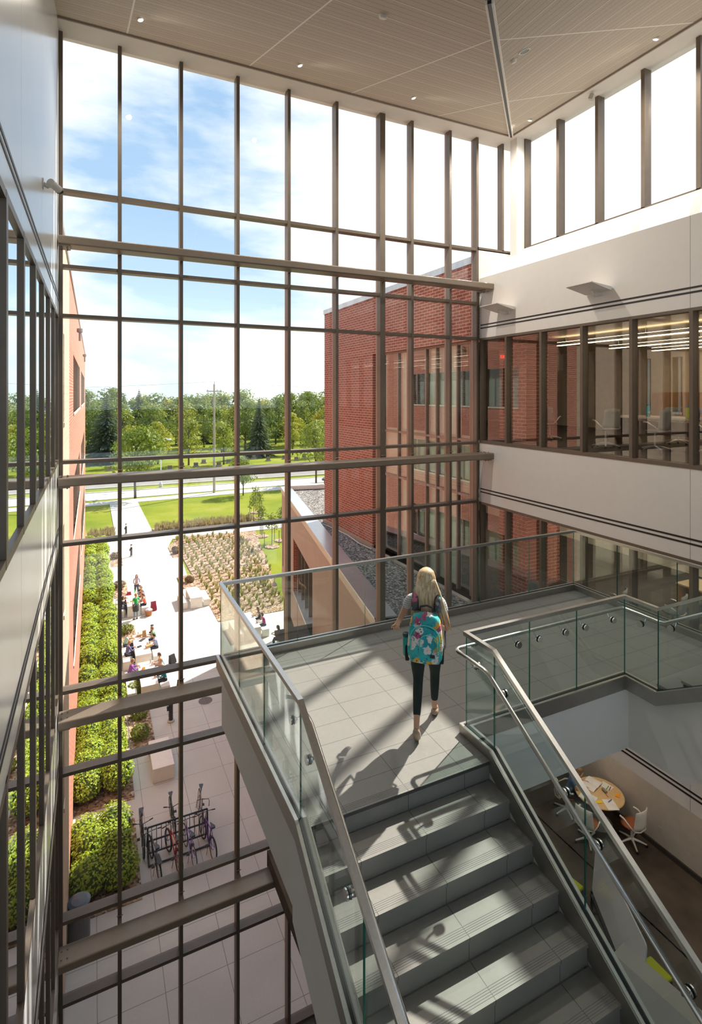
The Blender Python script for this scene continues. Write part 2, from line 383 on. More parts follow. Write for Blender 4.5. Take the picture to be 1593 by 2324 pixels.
for y0, y1 in ((24.2, 31.2), (35.0, 37.9), (43.4, 47.2), (51.5, 55.8)):
    slab('mulch_shrub_bed', [(1.46, y0), (2.45, y0), (2.45, y1), (1.46, y1)], .02, MULCH)

# ---- curtain wall (window_1)
MX = [-.565, .51, 1.73, 2.96, 4.17, 5.40, 6.67, 7.56, 8.77, 9.68]
WY = 12.1
w1 = thing('window_1', (0, WY, 0), None, None, kind='structure')
for i, x in enumerate(MX):
    wd = .15 if i == 6 else .072
    MB().box((x - wd / 2, WY, -.1), (x + wd / 2, WY + .17, CEIL)).build('mullion', BRONZE, w1)
    MB().box((x - wd / 2 + .006, WY + .17, -.1), (x + wd / 2 - .006, WY + .25, CEIL)).build('mullion_cap', BRONZE2, w1)
zs = [EYE + 4.05, EYE + 2.55, HEAD[0], SILL[0], HEAD[1], SILL[1], HEAD[2], SILL[2], HEAD[3], .1]
for z in zs:
    for i in range(len(MX) - 1):
        wa = .075 if i == 6 else .036; wb = .075 if i == 5 else .036
        MB().box((MX[i] + wa, WY + .012, z - .035), (MX[i + 1] - wb, WY + .24, z + .035)).build('transom', BRONZE, w1)
for i in range(len(MX) - 1):
    MB().quad((MX[i], WY + .19, 0), (MX[i + 1], WY + .19, 0), (MX[i + 1], WY + .19, CEIL), (MX[i], WY + .19, CEIL)).build('glass_pane', GLASS, w1)
# last, clerestory-high bay
MB().box((10.55, WY, EYE + 4.1), (10.62, WY + .2, CEIL)).build('mullion', BRONZE, w1)
MB().box((MX[-1], WY, EYE + 4.03), (10.9, WY + .2, EYE + 4.12)).build('transom', BRONZE, w1)
MB().quad((MX[-1], WY + .19, EYE + 4.1), (10.95, WY + .19, EYE + 4.1), (10.95, WY + .19, CEIL), (MX[-1], WY + .19, CEIL)).build('glass_pane', GLASS, w1)
# ---- clerestory (window_2)
CX = 10.95; CZ = EYE + 4.11
w2 = thing('window_2', (CX, 0, CZ), None, None, kind='structure')
cy = [11.63 - 1.21 * k for k in range(12)]
for y in cy: MB().box((CX - .02, y - .045, CZ), (CX + .2, y + .045, CEIL)).build('mullion', BRONZE, w2)
MB().box((CX - .02, -3, CZ - .04), (CX + .2, WY, CZ + .02)).build('sill_bar', BRONZE, w2)
MB().quad((CX + .12, WY, CZ), (CX + .12, -3, CZ), (CX + .12, -3, CEIL), (CX + .12, WY, CEIL)).build('glass_pane', GLASS, w2)
# ---- right wall: spandrels, slots, windows
WB = 9.75; YB = -3.
def wall_b(z0, z1, nm):
    r = thing(nm, (WB, 0, z0), None, None, kind='structure')
    js = [WY + .02, 6.2, .1, YB]
    for i in range(3):
        MB().box((WB, js[i + 1] + .004, z0), (WB + .14, js[i] - .004, z1)).build('wall_panel', WHITE, r)
    MB().box((WB + .012, YB, z0 + .01), (WB + .16, WY, z1 - .01)).build('panel_backing', F((.03, .03, .03)), r)
    return r
TOPB = EYE + 3.24
spb = [(HEAD[0], TOPB), (HEAD[1], SILL[0]), (HEAD[2], SILL[1]), (HEAD[3], SILL[2])]
for i, (a, c) in enumerate(spb):
    r = wall_b(a, c, 'wall_right')
    for dz in (.26, .345):
        MB().box((WB - .006, YB, a + dz), (WB + .004, WY - .04, a + dz + .035)).build('slot_diffuser', BLACKM, r)
# sloped sill, return, corner column
b = MB(); b.quad((WB, WY + .02, TOPB), (WB, YB, TOPB), (CX, YB, CZ), (CX, WY + .02, CZ)); b.quad((WB, WY + .02, TOPB - .1), (CX, WY + .02, TOPB - .1), (CX, YB, TOPB - .1), (WB, YB, TOPB - .1))
b.quad((WB, WY + .02, TOPB - .1), (WB, WY + .02, TOPB), (CX, WY + .02, CZ), (CX, WY + .02, TOPB - .1)); struct(b.build('trim_1', WHITE))
MB().box((9.72, WY + .0, TOPB - .1), (CX + .1, WY + .22, EYE + 4.06)).build('wall_return', WHITE)['kind'] = 'structure'
b = MB().box((10.66, 11.62, EYE + 3.8), (10.94, 11.9, CEIL)); tag(b.build('corner_column', WHITE, bevel=.02), 'white square column in the corner between curtain wall and clerestory', 'column')
for i in range(4):
    if i == 2: pass
    z0, z1 = SILL[i], HEAD[i]
    if i == 3: z0 = 0.
    r = thing('window_%d' % (3 + i), (WB, 0, z0), None, None, kind='structure')
    if i == 2: continue
    for y in [12.06] + [11.04 - 1.215 * k for k in range(11)]:
        MB().box((WB - .01, y - .035, z0), (WB + .16, y + .035, z1)).build('mullion', BRONZE, r)
    MB().box((WB - .012, YB, z0), (WB + .16, WY, z0 + .075)).build('sill_bar', BRONZE, r)
    MB().box((WB - .012, YB, z1 - .06), (WB + .16, WY, z1)).build('head_bar', BRONZE, r)
    MB().quad((WB + .09, WY, z0), (WB + .09, YB, z0), (WB + .09, YB, z1), (WB + .09, WY, z1)).build('glass_pane', GLASSI, r)
# ---- office wing behind the right wall (rooms)
XR = 17.6
for z, nm in ((L4, 'floor'), (L3, 'floor'), (L2, 'floor')):
    struct(MB().prism([(WB + .16, YB), (XR, YB), (XR, 23), (10.16, 23), (10.16, 12.3), (WB + .16, 12.3)], z - .35, z).build(nm, CARPETM if z > 5 else CARPET))
for z in (HEAD[0] + .12, HEAD[1] + .12):
    struct(MB().prism([(WB + .16, YB), (XR, YB), (XR, 23), (10.16, 23), (10.16, 12.3), (WB + .16, 12.3)], z, z + .1).build('ceiling', F((.75, .66, .5), .7)))
struct(MB().box((XR, YB, -.1), (XR + .3, 23.1, EYE + 3.3)).build('wall_office_back', flat('cream_wall', (.60, .52, .42), .7)))
struct(MB().box((WB, YB - .3, -.1), (XR + .3, YB, EYE + 3.3)).build('wall_office_south', WHITE))
struct(MB().box((CX - .2, YB, EYE + 3.15), (XR + .3, WY, EYE + 3.9)).build('roof_office', GRAV))
struct(MB().box((10.9, 12.45, L3), (12.0, 12.62, EYE + 3.2)).build('wall_office_brick', BRXX))
# ---- tower (brick) beyond the curtain wall
TY = 23.3; TZ = EYE + 3.93
tw = thing('brick_tower', (WB + 6, 18, 0), 'red brick wing with bronze framed windows, beyond the right end of the window wall', 'building')
b = MB()
b.box((WB, 18.5, 0), (WB + .3, TY, TZ - .2)); b.box((WB, 12.3, HEAD[0] + .0), (WB + .3, 18.5, TZ - .2)); b.box((WB, 12.3, 0), (WB + .3, 18.5, L3 - .02))
b.build('brick_wall', BRX, tw)
MB().box((WB + .3, TY - .3, 0), (22, TY, TZ - .2)).build('brick_wall', BRXX, tw)
MB().box((WB + .3, WY + .3, TZ - .7), (22, TY - .3, TZ - .4)).build('roof', GRAV, tw)
MB().box((21.8, WY + .3, 0), (22, TY - .3, TZ - .2)).build('brick_wall', BRX, tw)
MB().box((WB - .04, 12.32, TZ - .2), (WB + .4, TY + .04, TZ)).box((WB + .4, TY - .4, TZ - .2), (22, TY + .04, TZ)).build('coping', F((.55, .57, .58), .35, .4), tw)
MB().box((WB - .06, 18.45, L3 - .12), (WB + .02, TY + .06, L3 + .07)).build('base_flashing', F((.42, .31, .24), .6), tw)
tf = []
wys = [18.46, 18.0, 16.9, 16.25, 15.1, 14.5, 13.4, 12.75]
XG = WB + .24
for y in wys: MB().box((XG - .06, y - .03, L3 - .15), (XG + .08, y + .03, HEAD[0])).build('window_mullion', BRONZE2, tw)
for z in (L3 - .1, HEAD[0] - .04, SILL[0] + .0, HEAD[1]): MB().box((XG - .05, 12.3, z - .03), (XG + .07, 18.5, z + .04)).build('window_transom', BRONZE2, tw)
MB().box((WB - .15, 12.3, L3 - .07), (WB + .3, 18.5, L3 - .02)).build('window_sill', F((.45, .38, .32), .4, .3), tw)
for i in range(len(wys) - 1):
    MB().quad((XG, wys[i], L3 - .1), (XG, wys[i + 1], L3 - .1), (XG, wys[i + 1], HEAD[0]), (XG, wys[i], HEAD[0])).build('window_glass', GLASSX, tw)
    MB().box((XG + .1, wys[i + 1], HEAD[1] + .05), (XG + .13, wys[i], SILL[0] + .12)).build('spandrel_blind', F((.66, .58, .48), .7), tw)
    if i in (0, 2, 4, 5):
        MB().quad((XG + .12, wys[i], SILL[0] + .1), (XG + .12, wys[i + 1], SILL[0] + .1), (XG + .12, wys[i + 1], HEAD[0]), (XG + .12, wys[i], HEAD[0])).build('roller_blind', F((.82, .78, .70)), tw)
        MB().quad((XG + .12, wys[i], L3 + .0), (XG + .12, wys[i + 1], L3 + .0), (XG + .12, wys[i + 1], HEAD[1] - .02), (XG + .12, wys[i], HEAD[1] - .02)).build('roller_blind', F((.74, .76, .68)), tw)
# ---- low wing with tan cladding, skewed
W0 = Vector((6.64, 12.36, 0)); WE = Vector((.198, .9802, 0)); WNn = Vector((.9802, -.198, 0)); WZ = 9.2
wg = thing('low_wing', (12, 25, 0), 'low tan clad wing with gravel roof and grey parapet cap beside the brick tower', 'building')
def wp(k, d, z): p = W0 + WE * k + WNn * d; return (p.x, p.y, z)
def wbox(b, k0, k1, z0, z1, d0=0., d1=.35):
    vs = [wp(k0, d0, z0), wp(k1, d0, z0), wp(k1, d1, z0), wp(k0, d1, z0), wp(k0, d0, z1), wp(k1, d0, z1), wp(k1, d1, z1), wp(k0, d1, z1)]
    b.add(vs, [(0, 1, 2, 3), (7, 6, 5, 4), (4, 5, 1, 0), (5, 6, 2, 1), (6, 7, 3, 2), (7, 4, 0, 3)])
KE = 20.55
b = MB()
for a in ((0, 9.57, 0, 8.9), (9.57, 15.5, 7.3, 8.9), (15.5, 19.75, 2.7, 8.9), (9.57, 15.5, 3.2, 4.4), (20.15, KE, 2.7, 8.9), (19.75, 20.15, 7.1, 8.9), (19.75, 20.15, 2.7, 4.4), (9.57, 13.0, 0, 3.2), (13., 15.5, 2.7, 3.2)): wbox(b, *a)
b.build('cladding', CLAD, wg)
b = MB(); wbox(b, 0, KE, 8.9, 9.2, -.05, .0); wbox(b, KE, KE + .03, 8.9, 9.2, -.05, 4); b.build('fascia', F((.60, .50, .38), .5), wg)
b = MB(); wbox(b, 0, KE + .03, 9.18, 9.22, -.07, .55); b.build('parapet_cap', F((.52, .53, .56), .28, .55), wg)
b = MB(); wbox(b, KE - .5, KE, 2.7, 9.15, .35, 22); b.build('north_wall', CLAD, wg)
b = MB(); wbox(b, KE - .6, KE, 9.1, 9.35, .5, 22); b.build('north_parapet', F((.72, .68, .62), .5), wg)
b = MB(); wbox(b, 9.57, 15.5, 4.4, 4.5, -.02, .6); b.build('window_ledge', F((.50, .52, .53), .35, .3), wg)
for a_ in ((15.3, 15.5, 4.5, 7.3, .0, 2.2), (9.57, 9.8, 4.5, 7.3, .3, .9)):
    b = MB(); wbox(b, *a_); b.build('recess_wall', BRXX, wg)
for a_ in ((9.57, 15.5, 4.5, 7.3, .32, .34), (13., KE - .1, 0, 2.7, .2, .22), (19.75, 20.15, 4.4, 7.1, .3, .32)):
    b = MB(); wbox(b, *a_); b.build('wing_glass', GLASSX, wg)
for k in (9.62, 10.7, 11.8, 12.9, 14.0, 15.1):
    b = MB(); wbox(b, k, k + .06, 4.5, 7.3, .22, .35); b.build('wing_mullion', BRONZE, wg)
for k in (13.05, 14.5, 16., 17.4, 18.8, 20.3):
    b = MB(); wbox(b, k, k + .07, 0, 2.7, .1, .24); b.build('wing_mullion', BRONZE, wg)
b = MB(); b.prism([(7.05, 12.4), (9.7, 12.4), (9.7, 23.4), (30, 23.4), (30, 32.0), (10.95, 32.3)], 8.85, 9.06); b.build('gravel_roof', GRAV, wg)
b = MB(); b.box((7.3, 12.5, 4.3), (9.6, 23.2, 4.5)); b.build('inner_floor', CARPETM, wg)
b = MB(); b.tube([(9.6, 18.3, 9.1), (9.5, 19.2, 9.12), (9.65, 20.5, 9.1), (9.55, 22.2, 9.1), (9.3, 23.5, 9.1), (9.6, 26, 9.1), (10.2, 30, 9.1)], .025, 6); tag(b.build('roof_cable', F((.6, .58, .55))), 'pale cable snaking over the gravel roof beside the brick tower', 'cable')
tag(MB().lathe([(.02, 0), (.02, .5), (.14, .52), (.16, .62), (.03, .7)], 12, (13.2, 31.6, 9.06)).build('roof_vent', F((.1, .1, .1))), 'small dark vent on the gravel roof by the far parapet', 'vent')
# gooseneck wall lamp
wl = thing('wall_lamp', wp(19.9, -.02, 3.6), 'gooseneck lamp with pale bell shade on the tan wing near its far corner', 'lamp')
p = Vector(wp(19.9, 0, 3.7)); q = -WNn
MB().tube([p, p + q * .25 + Vector((0, 0, .22)), p + q * .5 + Vector((0, 0, .1)), p + q * .55 - Vector((0, 0, .1))], .02, 8).build('arm', F((.4, .4, .4), .4), wl)
MB().lathe([(.03, .3), (.06, .22), (.17, .08), (.19, 0)], 14, tuple(p + q * .55 - Vector((0, 0, .4)))).build('lamp_shade', F((.6, .58, .55), .4), wl)
# ---- left building beyond the curtain wall
LX = -.62
lb = thing('brick_hall', (LX - 4, 36, 0), 'long sunlit brick hall with a pale block end left of the plaza', 'building')
bands = [(L - 13.71 + EYE - .66, L - 13.71 + EYE + 1.46) for L in (L4, L3, L2)]
def lface(y0, y1, mat, wins, nm):
    b = MB(); zs_ = [0]; 
    for a, c in reversed(bands): zs_ += [a, c]
    zs_.append(EYE + 3.7)
    for i in range(0, len(zs_), 2): b.box((LX - .35, y0, zs_[i]), (LX, y1, zs_[i + 1]))
    for a, c in bands:
        e = [y0]
        for p, q in wins: e += [p, q]
        e.append(y1)
        for i in range(0, len(e), 2):
            if e[i + 1] - e[i] > .01: b.box((LX - .35, e[i], a), (LX, e[i + 1], c))
    b.build(nm, mat, lb)
lface(12.4, 18.2, BRT, [(13.2, 13.6), (14.5, 14.9)], 'block_wall')
lface(18.2, 58, BRL, [(22, 33), (37, 52)], 'brick_wall')
MB().box((LX - 12, 57.7, 0), (LX - .35, 58, EYE + 3.7)).build('end_wall', BRXX, lb)
MB().box((LX - 12, 12.5, EYE + 3.3), (LX - .3, 57.9, EYE + 3.5)).build('roof', GRAV, lb)
MB().box((LX - .4, 12.4, EYE + 3.7), (LX + .04, 58.03, EYE + 3.86)).build('coping', F((.35, .33, .32), .4, .4), lb)
for a, c in bands:
    for y0, y1 in ((13.2, 13.6), (14.5, 14.9), (22, 33), (37, 52)):
        MB().quad((LX - .12, y0, a), (LX - .12, y1, a), (LX - .12, y1, c), (LX - .12, y0, c)).build('window_glass', GLASSX, lb)
        MB().box((LX - .3, y0, a - .1), (LX + .03, y1, a)).build('window_sill', LIME, lb)
        MB().quad((LX - .5, y0, a), (LX - .5, y1, a), (LX - .5, y1, c), (LX - .5, y0, c)).build('blind', F((.55, .5, .42)), lb)
        if y1 - y0 > 3:
            k = y0
            while k <= y1: MB().box((LX - .16, k - .04, a), (LX - .02, k + .04, c)).build('window_mullion', BRONZE2, lb); k += 1.3
for y in (27, 44): MB().lathe([(.05, 0), (.05, .35), (.12, .4), (.12, .55)], 10, (LX + .12, y, EYE + 2.4)).build('scupper', F((.3, .25, .22)), lb)
# ---- left wall of the atrium
WL = -.6
def wall_l(z0, z1):
    r = thing('wall_left', (WL, 0, z0), None, None, kind='structure')
    js = [WY + .02, 5.9, -.2, YB]
    for i in range(3): MB().box((WL - .14, js[i + 1] + .004, z0), (WL, js[i] - .004, z1)).build('wall_panel', WHITE2, r)
    MB().box((WL - .16, YB, z0 + .01), (WL - .012, WY, z1 - .01)).build('panel_backing', F((.03, .03, .03)), r)
    for dz in (.26, .345):
        MB().box((WL - .004, YB, z0 + dz), (WL + .006, WY - .04, z0 + dz + .035)).build('slot_diffuser', BLACKM, r)
wall_l(HEAD[0], CEIL + .1)
for i in (1, 2, 3): wall_l(HEAD[i], SILL[i - 1])
for i in range(4):
    z0, z1 = SILL[i], HEAD[i]
    if i == 3: z0 = 0.
    r = thing('window_%d' % (7 + i), (WL, 0, z0), None, None, kind='structure')
    for k in range(12):
        y = 12.0 - 1.18 * k
        MB().box((WL - .16, y - .05, z0), (WL + .008, y + .05, z1)).build('mullion', BRONZE, r)
    MB().box((WL - .16, YB, z0), (WL + .006, WY, z0 + .08)).build('sill_bar', BRONZE, r)
    MB().box((WL - .16, YB, z1 - .07), (WL + .006, WY, z1)).build('head_bar', BRONZE, r)
    MB().quad((WL - .022, YB, z0), (WL - .022, WY, z0), (WL - .022, WY, z1), (WL - .022, YB, z1)).build('glass_pane', GLASSI, r)
for L in (L4, L3, L2, L1): struct(MB().box((-6, YB, L - .35), (WL - .16, WY + .2, L)).build('floor', CARPETM))
struct(MB().box((-6.2, YB, -.1), (-6, WY + .2, CEIL)).build('wall_left_back', F((.22, .2, .18))))
struct(MB().box((-6.2, WY + .2, -.1), (WL - .14, WY + .4, CEIL)).build('wall_left_end', BRT))
struct(MB().box((-6.2, YB, HEAD[0] + .1), (WL - .16, WY, HEAD[0] + .2)).build('ceiling', F((.3, .28, .25))))
# ---- atrium ground floor and upper galleries behind the camera
struct(MB().box((WL, -6, -.3), (XR, WY + .25, -.02)).build('floor', joints('lobby_floor', (.42, .41, .39), (.2, .2, .2), 1.2, 1.2, rough=.4)))
struct(MB().box((-.55, -6, L4 - .5), (WB - .02, -.35, L4)).build('floor', TILE))
struct(MB().box((-.55, -6, L3 - .5), (WB - .02, .64, L3)).build('floor', TILE))
for z0_, z1_ in ((-.1, L2 + .5), (HEAD[2], L3 + .5), (HEAD[1], L4 + .5)): struct(MB().box((WL - .2, -6.3, z0_), (XR, -6, z1_)).build('wall_back', WHITE))
struct(MB().box((WL - .2, -6, CEIL - 1.9), (CX + .3, 1.4, CEIL - 1.7)).build('ceiling', WHITE))
struct(MB().box((CX + .1, -6, EYE + 3.2), (CX + .3, -3, CEIL)).build('wall_right', WHITE))
struct(MB().box((WL - .2, -6, 0), (WL, -3, CEIL)).build('wall_left', WHITE2))
struct(MB().box((WB, -6, 0), (WB + .2, -3, CEIL)).build('wall_right', WHITE))
# ---- ceiling: two sloping wood planes meeting in a valley, flat white border
EX, EYc = 10.5, 11.67; zc = CEIL
def za(y): return zc - .3376 * (EYc - y)
def zb(x): return zc - .3515 * (EX - x)
vx, vy = 4.67, 5.60
struct(MB().quad((WL, EYc, za(EYc)), (EX, EYc, zc), (vx, vy, za(vy)), (WL, vy - 5.27 * .9605, za(vy))).build('ceiling', CEILA) if False else MB().quad((WL, EYc, zc), (EX, EYc, zc), (vx, vy, za(vy)), (WL, vy, za(vy))).build('ceiling', CEILA))
struct(MB().quad((EX, EYc, zc), (EX, 1.5, zc), (vx, 1.5, zb(vx)), (vx, vy, za(vy))).build('ceiling', CEILB))
struct(MB().quad((WL, vy, za(vy)), (vx, vy, za(vy)), (vx, 1.5, za(vy)), (WL, 1.5, za(vy))).build('ceiling', CEILA))
struct(MB().box((WL, EYc, zc - .02), (CX + .3, WY + .3, zc + .3)).box((EX, -3, zc - .02), (CX + .3, EYc, zc + .3)).build('ceiling_border', SOFFIT))
struct(MB().box((WL - .1, 1.3, zc + .35), (CX + .4, WY + .4, zc + .6)).build('roof_atrium', F((.5, .5, .5))))
struct(MB().sweep([(WL, EYc - .01, zc - .045), (EX - .01, EYc - .01, zc - .045), (EX - .01, 1.5, zc - .045)], .03, .05).build('ceiling_reveal', F((.35, .3, .25))))
d = Vector((vx - EX, vy - EYc, za(vy) - zc)); sd_ = Vector((d.y, -d.x, 0)).normalized()
A0 = Vector((EX, EYc, zc)); B0 = A0 + d
def strip(off, w_, dz, mat, nm):
    a = A0 + sd_ * off + Vector((0, 0, dz)); c = B0 + sd_ * off + Vector((0, 0, dz)); s_ = sd_ * (w_ / 2)
    u = Vector((0, 0, .06)); b = MB(); b.add([a - s_, a + s_, c + s_, c - s_, a - s_ + u, a + s_ + u, c + s_ + u, c - s_ + u], [(0, 1, 2, 3), (7, 6, 5, 4), (0, 4, 5, 1), (1, 5, 6, 2), (2, 6, 7, 3), (3, 7, 4, 0)])
    return b.build(nm, mat, lt)
lt = thing('trim_2', tuple(A0), None, None, kind='structure')
strip(0, .05, -.045, BLACKM, 'slot'); strip(.042, .03, -.05, SOFFIT, 'slot_edge'); strip(-.042, .03, -.05, SOFFIT, 'slot_edge')
# L3 slab edge glimpsed under the stair, skewed like the low wing
tb = MB(); p0 = Vector((5.50, 4.75)); p1 = Vector((5.95, 2.85)); dd = (p1 - p0).normalized(); nn = Vector((-dd.y, dd.x))
q = [p0, p1, p1 + nn * .3, p0 + nn * .3]
# L3 gallery edge seen under the right handrail: sloping white beam
tb = MB(); p0 = Vector((5.62, 4.50)); p1 = Vector((5.86, 2.9)); dd = (p1 - p0).normalized(); nn = Vector((-dd.y, dd.x))
tb.prism([tuple(p0), tuple(p1), tuple(p1 + nn * .22), tuple(p0 + nn * .22)][::-1], 7.6, 8.3)
tag(tb.build('gallery_edge_beam', WHITE), 'white painted beam end low at the bottom right, below the stair handrail', 'beam')

# ================================================================== BEAMS across the curtain wall
for k in range(4):
    z1 = EYE + 3.0 - FL * k; z0 = z1 - .165
    nm = ['highest of the four bronze beams, below the blue sky panes', 'second highest bronze beam, crossing in front of the road', 'third bronze beam, crossing in front of the lunch tables', 'lowest bronze beam, under the bicycle rack view'][k]
    r = thing('wind_beam', (4.5, 11.7, z0), 'long horizontal ' + nm, 'beam')
    x1 = WB + .0
    prof = []
    for (cx_, cz_), a0 in (((11.53, z0 + .03), 180), ((11.90, z0 + .03), 270), ((11.90, z1 - .03), 0), ((11.53, z1 - .03), 90)):
        for t in range(0, 91, 22): prof.append((cx_ + .03 * math.cos(R(a0 + t)), cz_ + .03 * math.sin(R(a0 + t))))
    # rounded rectangular hollow section
    n = len(prof); b = MB(); vs = [(x, y, z) for x in (WL + .02, x1) for y, z in prof]
    b.add(vs, [tuple(range(n)), tuple(reversed(range(n, 2 * n)))] + [(i, i + n, (i + 1) % n + n, (i + 1) % n) for i in range(n)])
    b.build('tube', BEAM, r, smooth=False)
    for x in (WL + .12, x1 - .14):
        MB().box((x - .1, 11.55, z0 - .03), (x + .1, 11.88, z0)).build('end_plate', BEAM, r)
        for dx in (-.05, .05):
            for y in (11.62, 11.8):
                MB().cyl((x + dx, y, z0 - .055), .014, z1 - z0 + .075, 8).build('bolt', BEAM, r)
    for x in MX[1:]:
        MB().box((x - .03, 11.9, z0 + .03), (x + .03, WY, z1 - .03)).build('tie_bracket', BEAM, r)
        MB().tube([(x - .06, WY - .03, z1 + .03), (x + .06, WY - .03, z1 + .03)], .009, 6).build('tie_pin', BEAM, r)

# ================================================================== STAIR
ZL = EYE - 3.55; YN = 4.157; TR = .29; RS = .1758
XA, XB = 1.53, 3.5           # down flight
XC, XD = 5.95, 7.95          # up flight
st = thing('staircase', (4.7, 5.8, ZL), 'grey tiled staircase and landing with white sides, in front of the tall window wall', 'staircase')
def addbox(nm, mat, a, c): return MB().box(a, c).build(nm, mat, st)
MB().prism([(XA, YN + .001), (XB, YN + .001), (XB, 4.6), (XC, 4.6), (XC, YN), (XD, YN), (XD, 7.2), (XA, 7.2)], ZL - .03, ZL).build('landing_floor', TILE, st)
MB().prism([(XA + .01, YN + .05), (XB - .03, YN + .05), (XB - .03, 4.57), (XC + .03, 4.57), (XC + .03, YN), (XD - .01, YN), (XD - .01, 7.19), (XA + .01, 7.19)], EYE - 4.36, ZL - .03).build('landing_soffit', WHITE, st)
NS = 12
for k in range(NS + 1):
    z = ZL - k * RS; y1 = YN - (k - 1) * TR; y0 = YN - k * TR
    if k > 0:
        t = MB().box((XA + .04, y0, z - .03), (XB, y1, z)).build('tread', TREAD, st)
    b = MB()
    for g_ in range(5):
        yy = y0 + .028 + g_ * .016; b.box((XA + .04, yy, z + .0002), (XB, yy + .006, z + .0016))
    b.build('nosing_grip', F((.23, .225, .215), .8), st)
    if k < NS: MB().box((XA + .04, y0 + .012, z - RS), (XB, y0 + .03, z - .03)).build('riser', TREAD, st)
# sloped underside of the down flight
def flight_solid(x0, x1, up, mat, nm, dtop, dbot):
    # polygon in YZ plane, extruded in X
    if not up:
        P = [(YN, ZL + dtop), (YN - NS * TR, ZL - NS * RS + dtop), (YN - NS * TR, ZL - NS * RS - dbot), (YN + .1, EYE - 4.36), (YN + .1, ZL + dtop)]
    else:
        P = [(YN, ZL + dtop), (YN - NS * TR, ZL + NS * RS + dtop), (YN - NS * TR, ZL + NS * RS - dbot), (YN - .3, EYE - 4.36), (YN, EYE - 4.36)]
    n = len(P); b = MB(); vs = [(x0, y, z) for y, z in P] + [(x1, y, z) for y, z in P]
    b.add(vs, [tuple(range(n)), tuple(reversed(range(n, 2 * n)))] + [(i, i + n, (i + 1) % n + n, (i + 1) % n) for i in range(n)])
    return b.build(nm, mat, st)
flight_solid(XA + .01, XB - .03, False, WHITE, 'flight_soffit', -.25, .62)
for k in range(1, NS + 1):
    z = ZL + k * RS; y1 = YN - (k - 1) * TR; y0 = YN - k * TR
    MB().box((XC, y0, z - .03), (XD, y1 + .02, z)).build('tread', TREAD, st)
    MB().box((XC, y1 - .012, z - RS), (XD, y1, z - .03)).build('riser', TREAD, st)
flight_solid(XC + .03, XD - .01, True, WHITE, 'flight_soffit', -.02, .62)
flight_solid(XA - .035, XA + .04, False, WHITE, 'stringer', -.06, .62)
flight_solid(XB - .02, XB + .065, False, WHITE, 'stringer', -.06, .62)
for x in (XB - .034, XA + .052):
    b = MB(); q = [(YN + .0, .10), (YN + .0, -.10), (YN - NS * TR, -.20 - NS * RS), (YN - NS * TR, .10 - NS * RS)]; P = [(y, ZL + z) for y, z in q]
    b.add([(x, y, z) for y, z in P] + [(x + .012, y, z) for y, z in P], [(0, 1, 2, 3), (7, 6, 5, 4), (0, 4, 5, 1), (1, 5, 6, 2), (2, 6, 7, 3), (3, 7, 4, 0)]); b.build('skirt_plate', STEEL2, st)

# ---- guards
def zfloor_l(y): return ZL if y >= YN else ZL - (YN - y) / TR * RS
def zfloor_r(y): return ZL if y >= YN else ZL + (YN - y) / TR * RS
YE = .8
outer = [(XA, YE, zfloor_l(YE)), (XA, YN, ZL), (XA, 7.2, ZL), (XD, 7.2, ZL), (XD, YN, ZL), (XD, YE, zfloor_r(YE))]
XI = XB + .03; XJ = XC
inner = [(XI, YE, zfloor_l(YE)), (XI, YN, ZL), (XI, 4.6, ZL), (XJ, 4.6, ZL), (XJ, YN, ZL), (XJ, YE, zfloor_r(YE))]
def off(P, z): return [(p[0], p[1], p[2] + z) for p in P]
g1 = thing('glass_guardrail', (XA, 7.2, ZL), 'outer glass guardrail with steel cap, left of the stairs and along the far landing edge', 'guardrail')
g2 = thing('glass_guardrail', (XI, 4.6, ZL), 'inner glass guardrail with steel cap, between the two stair flights', 'guardrail')
def guard(P, r, cuts):
    MB().sweep(off(P, 0), .045, .042, oz=1.03).build('cap_rail', STEEL, r)
    # base shoe: two cheeks with a black gasket channel, deep fascia
    MB().sweep(off(P, 0), .10, .155, oz=-.065).build('base_shoe', STEEL2, r)
    MB().sweep(off(P, 0), .10, .012, oz=.09).build('shoe_trim', STEEL, r)
    MB().sweep(off(P, 0), .034, .006, oz=.101).build('gasket', BLACKM, r)
    # glass per straight run, split at the given fractions
    for i in range(len(P) - 1):
        a, c = Vector(P[i]), Vector(P[i + 1]); cs = [0] + cuts[i] + [1]
        d = (c - a); L = d.length; dh = Vector((d.x, d.y, 0)).normalized(); nrm = Vector((dh.y, -dh.x, 0)) * .006
        for j in range(len(cs) - 1):
            p = a + d * cs[j] + dh * (.004); q = a + d * cs[j + 1] - dh * (.004); u0 = Vector((0, 0, .08)); u1 = Vector((0, 0, 1.035))
            b = MB(); vs = [p - nrm + u0, q - nrm + u0, q - nrm + u1, p - nrm + u1, p + nrm + u0, q + nrm + u0, q + nrm + u1, p + nrm + u1]
            b.add(vs, [(0, 1, 2, 3), (7, 6, 5, 4)]); b.cur = 1; b.add(vs, [(0, 3, 7, 4), (1, 5, 6, 2)])
            b.build('glass_panel', [GUARD, EDGE], r)
guard(outer, g1, [[.31, .66], [.34, .67], [.167, .333, .5, .667, .833], [.3, .64], [.3, .62]])
guard(inner, g2, [[.30, .68], [], [.36, .66], [], [.3, .65]])
def disc(c, axis, r, h, n=18):
    c = Vector(c); a = Vector(axis).normalized(); return [c - a * h / 2, c + a * h / 2]
